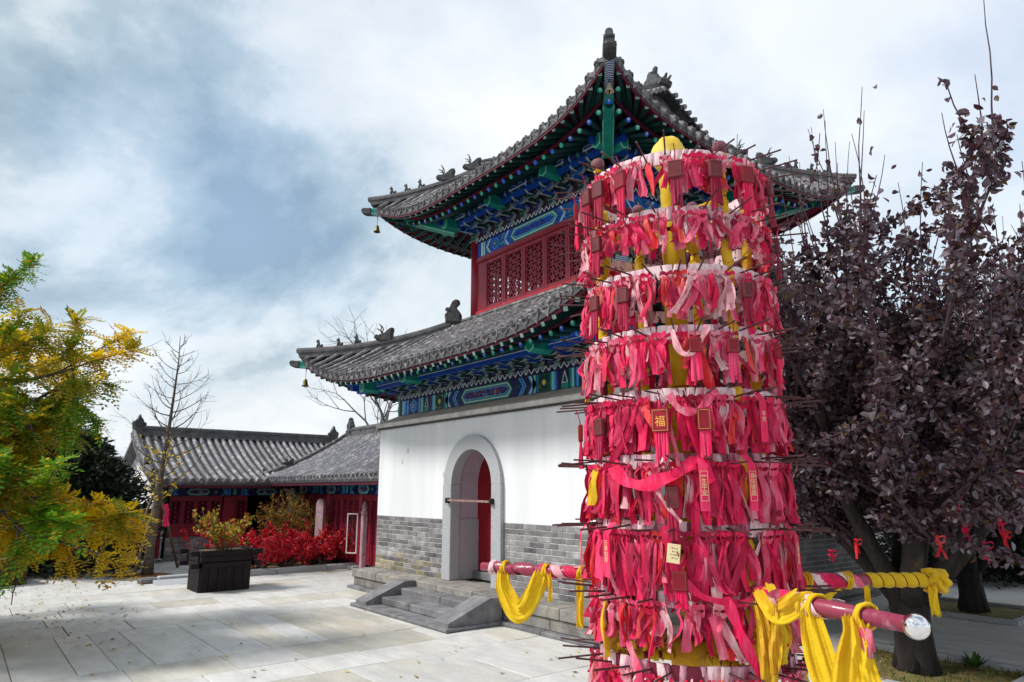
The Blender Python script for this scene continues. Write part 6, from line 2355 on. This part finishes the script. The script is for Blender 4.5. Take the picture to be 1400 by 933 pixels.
# ---- the yellowing locust tree on the left edge
def locust(seed, H, trunk_h, R, n_comp, kinds):
    rg = random.Random(seed)
    trunk, tw, crown = MB(), MB(), MB()
    pts = branch(rg, (0, 0, -.05), (0, 0, 1), trunk_h, .02, (0, 0, .02), 5)
    seg_tube(trunk, pts, .17, .12, 10)
    ends = []
    for k in range(34):
        a = 2 * pi * k / 16 * 2.6 + rg.uniform(-.3, .3)
        i = rg.randint(1, 5)
        el = rg.uniform(-.25, 1.3)
        p2 = branch(rg, pts[i], (cos(a), sin(a), el), R * rg.uniform(.7, 1.05) * (1.15 if el < .4 else 1), .10, (0, 0, -.02 if el < .4 else .05), 8)
        seg_tube(tw, p2, .055, .014, 6)
        for q in range(8):
            i = rg.randint(2, 8)
            p3 = branch(rg, p2[i], rv(rg) + Vector((cos(a) * .7, sin(a) * .7, .1)), R * rg.uniform(.22, .42), .13, (0, 0, -.04), 6)
            seg_tube(tw, p3, .014, .005, 4)
            ends.append(p3)
    # a few bare shoots
    for q in range(26):
        p3 = rg.choice(ends)
        p4 = branch(rg, p3[-1], (p3[-1] - p3[-2]) + Vector((0, 0, .01)), R * .16, .08, (0, 0, .02), 4)
        seg_tube(tw, p4, .005, .002, 3)
    def tone(c):
        v = mnoise.noise(c * .55 + Vector((3.7, 1.2, 9.1))) + .35 * mnoise.noise(c * 1.9)
        r_ = rg.random() * .5 - .25 + v * 1.6
        if r_ < -.50: return 4
        if r_ < -.12: return 0
        if r_ < .10: return 1
        if r_ < .19: return 3
        return 2
    for q in range(n_comp):
        p3 = rg.choice(ends)
        i = rg.randint(1, len(p3) - 2)
        c = p3[i].lerp(p3[i + 1], rg.random())
        ax = (rv(rg) + Vector((0, 0, -.25)) + (p3[i + 1] - p3[i]).normalized() * .5).normalized()
        side = ax.cross(Vector((0, 0, 1)) + rv(rg) * .4)
        if side.length < .1: side = ax.orthogonal()
        side.normalize(); nn = side.cross(ax)
        l = rg.uniform(.16, .30)
        if c.z < .85 + .5 * rg.random(): continue
        mi = tone(c)
        m = rg.randint(5, 7)
        for j in range(m):
            t = (j + .6) / m
            b = c + ax * (l * t) + Vector((0, 0, -.10 * l * t * t * 3))
            for s in (-1, 1):
                leaf_quad(crown, b, side * s + ax * .45 + nn * rg.uniform(-.2, .2), nn, l * .26 * (1 - .3 * abs(t - .45)), l * .125, mi if rg.random() < .85 else rg.choice((1, 2, 3)), .2)
        leaf_quad(crown, c + ax * l + Vector((0, 0, -.3 * l)), ax, nn, l * .25, l * .12, mi)
    t_ = [trunk.mesh('trunk', bark, True), tw.mesh('branches', bark), crown.mesh('crown', loc_leaf)]
    return t_


LT = far(-150, 10.6)
lm = locust(3, 6.0, 3.0, 2.45, 24000, None)
lt = thing('locust_tree', 'yellowing feathery leaved tree leaning in at the left edge', 'tree', tuple(LT), 1.0); lt.scale = (1, 1, .87)
for nm, me in zip(('trunk', 'branches', 'crown'), lm):
    o = link(nm, me, lt)
    if nm != 'trunk': o['kind'] = 'stuff'
# the brown box at its foot
bx = thing('planter_box', 'brown weathered wooden box at the left edge under the yellowing tree', 'planter', (-4.6, -5.75, 0), .25)
mb = MB(); mb.box(-.62, .62, -.62, .62, .02, .42); bxb = P('box_core', mb, brown_wood, bx)
for k in range(8):
    for s in (0, 1, 2, 3):
        mb = MB(); x = -.62 + .155 * k
        mb.cbox(x + .003, x + .152, -.655, -.622, .0, .47, .006)
        o = P('plank', mb, brown_wood, bx); o.matrix_basis = Matrix.Rotation(s * pi / 2, 4, 'Z')
mb = MB(); mb.grid([[(-.6 + .15 * i, -.6 + .15 * j, .42 + .05 * random.Random(i * 9 + j).random()) for j in range(9)] for i in range(9)]); P('soil_fill', mb, soil, bx)


# ---- dark evergreens behind the left tree
def evergreen(seed, H, R, n):
    rg = random.Random(seed)
    tr, cr = MB(), MB()
    tr.tube([(0, 0, 0), (0, 0, H * .8)], [.12, .03], 8)
    for i in range(n):
        t = rg.random() ** .8
        r = R * (1 - t ** 2.2) ** .5 * (.4 + .65 * rg.random())
        a = rg.random() * 6.28
        r *= 1 + .22 * sin(3 * a + 7 * t) + .15 * sin(7 * a - 13 * t)
        c = Vector((r * cos(a), r * sin(a), H * t * .98))
        leaf_quad(cr, c, Vector((cos(a), sin(a), rg.uniform(-.4, 1.2))) + rv(rg) * .6, rv(rg), rg.uniform(.08, .17), rg.uniform(.04, .07), rg.randint(0, 1))
    return tr.mesh('trunk', bark_dark), cr.mesh('crown', hedge_leaf)


ev = evergreen(2, 2.5, 1.25, 13000)
for k, (u, v, D, s, lab) in enumerate(((150, 670, 17.5, 1.0, 'dark evergreen bush left of the long hall, beside its white end wall'), (105, 670, 18.5, 1.25, 'taller dark evergreen bush half hidden behind the yellowing tree'), (40, 670, 20., 1.3, 'dark evergreen bush behind the yellowing tree at the left edge'), (-20, 670, 19., 1.3, 'leftmost dark evergreen bush behind the yellowing tree'))):
    p = far(u, D)
    t = thing('evergreen_bush', lab, 'bush', (p.x, p.y, 0), k * 1.3, 'dark evergreens at the left'); t.scale = (s, s, s)
    for nm, me in zip(('trunk', 'crown'), ev):
        o = link(nm, me, t)
        if nm == 'crown': o['kind'] = 'stuff'
for k, (u, D, lab) in enumerate(((1240, 19., 'added dark bush darkening the view behind the forked trunk of the plum tree'), (1300, 16.5, 'added dark bush darkening the view behind the second trunk on the right'), (1400, 17.5, 'added dark bush darkening the right edge behind the trees'))):  # bushes added to darken the background behind the trunks
    p = far(u, D)
    t = thing('evergreen_bush', lab, 'bush', (p.x, p.y, 0), k * 2.1, 'dark bushes added behind the plum trees'); t.scale = (1.0, 1.0, .8)
    for nm, me in zip(('trunk', 'crown'), ev):
        o = link(nm, me, t)
        if nm == 'crown': o['kind'] = 'stuff'


# ---- the staked, almost bare young tree before the long hall
rg = random.Random(31)
BT = Vector((-3.95, -2.98, 0))
tr, tw = MB(), MB()
tp = [Vector((0, 0, -.02)), Vector((.0, .0, .5)), Vector((.03, .02, 1.2)), Vector((.06, .03, 1.7)), Vector((.02, .06, 2.3)), Vector((.05, .10, 3.0)), Vector((.08, .12, 3.7)), Vector((.09, .14, 4.4)), Vector((.08, .12, 4.95))]
tr.tube(tp, [.115, .085, .078, .07, .045, .034, .024, .013, .005], 10)
spots = []
def tpt(z):
    for a, b in zip(tp, tp[1:]):
        if a.z <= z <= b.z: return a.lerp(b, (z - a.z) / (b.z - a.z))
    return tp[-1]
for k in range(44):
    z = 1.5 + 3.3 * (k / 44)
    a = k * 2.4 + rg.uniform(-.3, .3)
    L = (1.45 * (1 - abs(z - 2.2) / 3.6) if z > 1.9 else 1.1) * rg.uniform(.6, 1.05)
    p2 = branch(rg, tpt(z), (cos(a), sin(a), rg.uniform(.0, .4)), L, .05, (0, 0, .10), 9)
    seg_tube(tw, p2, .016 if z < 3.4 else .010, .003, 5)
    for q in range(6):
        i = rg.randint(3, 9)
        p3 = branch(rg, p2[i], (p2[i] - p2[i - 1]).normalized() + rv(rg) * .8, L * rg.uniform(.18, .4), .09, (0, 0, .05), 5)
        seg_tube(tw, p3, .005, .002, 4)
    if z < 2.7: spots.append(p2)
bt = thing('young_tree', 'nearly bare young tree with a few yellow leaves held by stakes', 'tree', tuple(BT))
P('trunk', tr, mat('banded pale bark', (.13, .10, .075), .9, col2=(.06, .048, .04), scale=18, bump=.6, stretch=(.3, .3, 1.5)), bt, True)
o = P('branches', tw, twig_grey, bt); o['kind'] = 'stuff'
cr = MB()
for q in range(230):
    p2 = rg.choice(spots[:14]); i = rg.randint(0, 5)
    c = p2[i] + rv(rg) * .05
    leaf_quad(cr, c, rv(rg) + Vector((0, 0, -.3)), rv(rg), rg.uniform(.05, .09), rg.uniform(.03, .05), 0 if rg.random() < .8 else 1)
o = P('leaves', cr, [loc_leaf[2], loc_leaf[1]], bt); o['kind'] = 'stuff'
for k, (u, v, top, lab) in enumerate(((167, 791, (.02, .0, 1.85), 'leaning wooden stake, outermost of those propping the young tree'), (182, 791, (.03, .02, 1.65), 'pale peeling stake propping the young tree, second from the left'), (194, 787, (.05, .03, 1.2), 'short dark stake close beside the trunk of the young tree'), (243, 776, (.06, .06, 1.65), 'stake propping the young tree from the right, by the column base'))):
    p = atz(u, v, 0)
    mb = MB(); mb.tube([p, BT + Vector(top)], [.032, .024], 8)
    solo('tree_stake', mb, stake_mat, lab, 'stake', tuple(p), 'stakes propping the young tree', smooth=True)
mb = MB(); ribbon(mb, 0, .0, 0, .3, .13, random.Random(3)) if False else None
draped('red ribbon tied to the trunk of the staked young tree', [BT + Vector((.14, .16, 1.42)), BT + Vector((.17, .2, 1.28)), BT + Vector((.16, .2, 1.1)), BT + Vector((.19, .22, .98))], .10, RIB['crimson'], 71, n=10)
mb = MB(); mb.lathe([(.62, 0), (.62, .012), (.50, .02), (.48, .012)], 28, (BT.x - .15, BT.y - .1, .001)); o = P('pit_ring', mb, graystone); tag(o, kind='structure')
mb = MB(); n = 14
mb.grid([[(BT.x - .15 + .5 * i / 6 * cos(2 * pi * j / n), BT.y - .1 + .5 * i / 6 * sin(2 * pi * j / n), .06 - .05 * i / 6 + .02 * rg.random()) for j in range(n + 1)] for i in range(7)])
s_ = P('pit_soil', mb, mat('leaf litter', (.10, .05, .02), .95, col2=(.22, .10, .03), scale=20, bump=.8)); tag(s_, kind='structure')


# ---- black planter with a rose bush
pl_ = thing('black_planter', 'black stained wooden planter with stepped rim in front of the long hall', 'planter', (-1.31, -2.36, 0))
hx, hy = .34, .42
mb = MB(); mb.box(-hx, hx, -hy, hy, .02, .56); P('box_core', mb, wood_black, pl_)
for k in range(6):
    y = -hy + .14 * k
    mb = MB(); mb.cbox(hx - .005, hx + .02, y + .002, y + .138, .0 if 0 < k < 5 else .0, .50, .006); P('plank', mb, wood_black, pl_)
for k in range(5):
    x = -hx + .136 * k
    mb = MB(); mb.cbox(x + .002, x + .134, -hy - .02, -hy + .005, .0, .50, .006); P('plank', mb, wood_black, pl_)
for (z, o1, o2) in ((.40, .16, .03), (.50, .05, .16), (.60, .17, .12)):
    for s in (-1, 1):
        mb = MB(); mb.cbox(s * (hx + .02) - .03, s * (hx + .02) + .03, -hy - o1 - .02, hy + o1 + .02, z, z + .082, .006); P('rim_beam', mb, wood_black, pl_)
        mb = MB(); mb.cbox(-hx - o2 - .02, hx + o2 + .02, s * (hy + .02) - .03, s * (hy + .02) + .03, z + .004, z + .086, .006); P('rim_beam', mb, wood_black, pl_)
mb = MB(); mb.box(-hx, hx, -hy, hy, .56, .66); P('soil_fill', mb, soil, pl_)


def bush(seed, R, H, n_st, n_leaf, kinds, wts, l, rx=1., ry=1., up=.9, spread=.8):
    rg = random.Random(seed)
    st, cr = MB(), MB()
    L_ = []
    for k in range(n_st):
        a = rg.random() * 6.28; r = rg.uniform(0, .25) * R
        p2 = branch(rg, (r * cos(a) * rx, r * sin(a) * ry, 0), (cos(a) * spread * rx, sin(a) * spread * ry, up), H * rg.uniform(.7, 1.15), .11, (0, 0, .03), 7)
        seg_tube(st, p2, .011, .004, 5)
        L_.append(p2)
        for q in range(3):
            i = rg.randint(2, 6)
            p3 = branch(rg, p2[i], (p2[i] - p2[i - 1]).normalized() + rv(rg), H * rg.uniform(.2, .4), .13, (0, 0, .02), 5)
            seg_tube(st, p3, .005, .002, 4); L_.append(p3); L_.append(p3)
    for q in range(n_leaf):
        p2 = rg.choice(L_); i = rg.randint(1 if len(p2) < 7 else 3, len(p2) - 2)
        c = p2[i].lerp(p2[i + 1], rg.random()) + rv(rg) * rg.uniform(0, .05)
        s = l * rg.uniform(.6, 1.3)
        leaf_quad(cr, c, rv(rg), rv(rg), s, s * rg.uniform(.5, .8), rg.choices(range(len(kinds)), wts)[0], .2)
    return st, cr


st, cr = bush(8, .5, .62, 16, 850, rose_leaf, (6, 3, 2, 1), .06, .8, 1., .9, .55)
rb = thing('rose_bush', 'yellow and green leaved shrub growing in the black planter', 'shrub', (-1.31, -2.36, .64)); rb.scale = (1.2, 1.2, 1.2)
o = P('stems', st, mat('green brown stem', (.10, .10, .03), .7, col2=(.14, .06, .03), scale=9), rb); o['kind'] = 'stuff'
o = P('leaves', cr, rose_leaf, rb); o['kind'] = 'stuff'

# red maples in the bed, golden weeping shrubs behind them
mp_ = [bush(50 + k, .8, 1.0, 24, 3600, maple_leaf, (6, 3, 2), .062, 1, 1, .62, .85) for k in range(2)]
mm = [(s.mesh('stems', bark_dark), c.mesh('leaves', maple_leaf)) for s, c in mp_]
bed = [(-3.35, -1.05, .80, 'low red leaved maple just right of the black planter'), (-4.4, -1.1, 1.0, 'red leaved maple behind the black planter'), (-3.45, -.35, .85, 'bushy red maple by the kerb, second from the planter'), (-4.5, .0, .95, 'red maple before the white corbelled wall'), (-3.4, .38, .9, 'red maple by the kerb near the middle of the bed'),
       (-3.3, 1.05, .95, 'red maple by the kerb close to the tower'), (-4.2, .75, .9, 'red maple below the golden shrubs'), (-3.15, 1.6, .95, 'red maple beside the pink post near the tower')]
for k, (x, y, s, lab) in enumerate(bed):
    t = thing('red_maple', lab, 'shrub', (x, y, .05), k * 1.1, 'red maples in the bed before the halls'); t.scale = (s, s, s * 1.05)
    for nm, me in zip(('stems', 'leaves'), mm[k % 2]):
        o = link(nm, me, t); o['kind'] = 'stuff'
st, cr = bush(77, .6, 1.5, 30, 3600, gold_leaf, (6, 3, 4), .05, 1, 1, 1.2, .28)
gm = (st.mesh('stems', bark), cr.mesh('leaves', gold_leaf))
for k, (x, y, s, lab) in enumerate(((-5.2, .35, 1.05, 'tall golden brown shrub in front of the wing hall'), (-4.6, .62, .9, 'olive and golden shrub right of the pale stone stele'), (-5.9, .15, .8, 'small golden shrub beside the corbelled end wall'))):
    t = thing('golden_shrub', lab, 'shrub', (x, y, .05), k * 2., 'golden shrubs before the wing hall'); t.scale = (s, s, s)
    for nm, me in zip(('stems', 'leaves'), gm):
        o = link(nm, me, t); o['kind'] = 'stuff'


# ---- bare trees behind the tower
def bare_tree(seed, H):
    rg = random.Random(seed)
    tr, tw = MB(), MB()
    def rec(p, d, L, r, lv):
        p2 = branch(rg, p, d, L, .10, (0, 0, .03), 5)
        seg_tube(tr if lv < 2 else tw, p2, r, r * .55, 7 if lv < 2 else 4)
        if lv >= 5: return
        for q in range(rg.choice((2, 3, 3, 4))):
            dd = (p2[-1] - p2[-2]).normalized() + rv(rg) * .75
            rec(p2[-1] if q < 2 else p2[3], dd, L * rg.uniform(.62, .82), r * .55, lv + 1)
    rec(Vector((0, 0, 0)), Vector((0, 0, 1)), H * .3, .16, 0)
    return tr.mesh('trunk', bark_dark), tw.mesh('branches', twig_grey)


for k, (u, D, H, lab) in enumerate(((600, 27., 10.4, 'bare tree behind the tower, topping the lower roof ridge'), (520, 24., 7.8, 'bare tree behind the wing hall, left of the tower'))):
    p = far(u, D)
    t = thing('bare_tree', lab, 'tree', (p.x, p.y, 0), 0)
    for nm, me in zip(('trunk', 'branches'), bare_tree(12 + k, H)):
        o = link(nm, me, t)
        if nm == 'branches': o['kind'] = 'stuff'
# ------------------------------------------------------------------ bed, kerbs, posts, far things
rng = random.Random(3)
mb = MB()
N = 18
mb.grid([[(lerp(-6.3, -2.95, i / N), lerp(-1.6, 2.2, j / N), .01 + .05 * rng.random()) for j in range(N + 1)] for i in range(N + 1)])
bd = P('shrub_bed', mb, soil); tag(bd, kind='structure')
y = -3.02
while y < 2.3:
    l = 1.12
    mb = MB(); mb.cbox(-2.98, -2.80, y + .003, y + l - .003, -.02, .115 + rng.uniform(-.003, .003), .018); P('kerb_stone', mb, granite, bd); y += l
mb = MB(); mb.cbox(-3.02, -2.78, -3.34, -3.03, -.02, .10, .03)
mb.prism([(-3.02, -.02), (-3.02, .07), (-2.78, -.02)], lambda a, b, d: (a, d, b), -3.6, -3.34) if False else None
P('kerb_stone', mb, graystone, bd)
mb = MB(); mb.prism([(-2.76, 0.), (-2.76, .065), (-2.36, .004), (-2.36, .0)], lambda a, b, d: (a, d, b), -3.12, -2.3)
solo('stone_ramp', mb, granite, 'small sloping pale stone at the kerb left of the black planter', 'stone', (-2.6, -2.7, 0))

# pale stele among the shrubs, pink post and iron panel by the tower
mb = MB()
pr = [(-.10, .1), (.10, .1), (.10, 1.35)] + [(.10 * cos(a), 1.35 + .15 * sin(a)) for a in [pi * i / 10 for i in range(1, 10)]] + [(-.10, 1.35)]
sp_ = far(452, 17.2)
ste = thing('stone_stele', 'pale pinkish stone stele standing among the shrubs', 'stele', (sp_.x, sp_.y, 0), .55)
mb.prism(pr, lambda a, b, d: (a, d, b), -.05, .05); P('slab_face', mb, mat('pink stone', (.48, .33, .35), .7, col2=(.34, .22, .25), scale=9, bump=.2), ste)
mb = MB(); mb.cbox(-.2, .2, -.11, .11, .0, .12, .015); P('stele_base', mb, granite, ste)
po = thing('gate_post', 'weathered pink post with a pointed cap beside the tower wall', 'post', (-2.45, 1.0, 0), 0)
p_ = atz(511, 775, 0.02)
po.location = far(509, 15.6)
mb = MB(); mb.cbox(-.055, .055, -.055, .055, 0, 1.17, .01); P('shaft', mb, rail_pink, po)
mb = MB(); mb.lathe([(.05, 1.17), (.075, 1.20), (.075, 1.24), (.05, 1.27), (.065, 1.33), (.05, 1.40), (.002, 1.48)], 12); P('cap', mb, rail_pink, po, True)
gt = thing('iron_panel', 'narrow wrought iron panel in a white frame beside the pink post', 'gate', (0, 0, 0), 0)
p_ = atz(500, 775, .02); gt.location = far(494, 15.9) + Vector((0, 0, .35)); gt.rotation_euler = (0, 0, .6)
mb = MB()
for x in (-.15, .15): mb.cbox(x - .014, x + .014, -.014, .014, 0, 1.0, .004)
for z in (.014, .986): mb.cbox(-.135, .135, -.013, .013, z - .014, z + .014, .004)
P('frame', mb, band_mat, gt); gt.scale = (.8, .8, .85)
mb = MB()
for k in range(4):
    for s in (-1, 1):
        pts = [(s * (.02 + .05 * sin(i * .55)), 0, .05 + .23 * k + .023 * i) for i in range(11)]
        mb.tube(pts, .012, 6)
P('scrolls', mb, black_metal, gt)

# far right: white van, backdrop wall
vn = thing('white_van', 'white van with a red stripe parked far off behind the plum tree', 'van', (2.6, 12.6, 0), 1.0)
mb = MB()
pr = [(-2.1, .35), (2.1, .35), (2.15, .9), (1.75, 1.1), (1.2, 1.85), (-2.0, 1.92), (-2.12, 1.7)]
mb.plump(pr, lambda a, b, d: (a, d, b), 1.7, 0, .95); P('body', mb, van_white, vn)
mb = MB(); mb.box(-2.0, 1.9, -.80, -.775, .95, 1.08); mb.box(-2.0, 1.9, .775, .80, .95, 1.08); P('stripe', mb, van_red, vn)
for x in (-1.5, -.5, .5):
    for s in (-1, 1):
        mb = MB(); mb.cbox(x - .4, x + .4, s * .79 - .02, s * .79 + .02, 1.2, 1.68, .01); P('window', mb, window_glass, vn)
mb = MB(); mb.add([(1.72, -.66, 1.16), (1.72, .66, 1.16), (1.26, .6, 1.8), (1.26, -.6, 1.8)], [(0, 1, 2, 3)])
mb2 = MB(); mb2.prism([(1.74, 1.14), (1.28, 1.8), (1.25, 1.78), (1.7, 1.12)], lambda a, b, d: (a, d, b), -.64, .64); P('windscreen', mb2, window_glass, vn)
for x in (-1.3, 1.35):
    for s in (-1, 1):
        mb = MB(); mb.lathe([(.18, -.1), (.33, -.1), (.34, 0), (.33, .1), (.18, .1)], 18, (0, 0, 0), axis='y')
        w_ = P('wheel', mb, rubber, vn); w_.location = (x, s * .74, .34)
        mb = MB(); mb.lathe([(.05, -.11), (.19, -.105), (.19, .105), (.05, .11)], 12, (0, 0, 0), axis='y'); P('rim', mb, chrome, w_)
wl = thing('backdrop_wall', 'added low white wall with grey coping, brightening the gaps behind the trees', 'wall', (6, 24, 0), -.35)  # added to stand in for the brightness behind the trees
mb = MB(); mb.box(-30, 30, -.15, .15, 0, 1.7); P('wall_face', mb, plaster, wl)
mb = MB(); mb.prism([(-.3, 1.7), (.3, 1.7), (.0, 1.95)], lambda a, b, d: (d, a, b), -30, 30); P('coping', mb, tile_dark, wl)
# a far wood closes the horizon
mb = MB()
rg = random.Random(77)
for i in range(16000):
    a = rg.uniform(radians(60), radians(215))
    r = rg.uniform(70, 95)
    h = 3.2 + 1.2 * sin(a * 9) + .9 * sin(a * 23 + 1) + .5 * sin(a * 61) + rg.uniform(-1, .6)
    c = Vector((r * cos(a), r * sin(a), rg.random() ** .7 * h))
    leaf_quad(mb, c, rv(rg), rv(rg), rg.uniform(.4, .9), rg.uniform(.3, .6), rg.randint(0, 2))
o = P('far_wood', mb, [leaf('far wood leaf', (.05, .05, .03), (.07, .06, .035)), leaf('far wood leaf two', (.08, .07, .04), (.06, .05, .03)), plum[1]]); tag(o, kind='stuff')
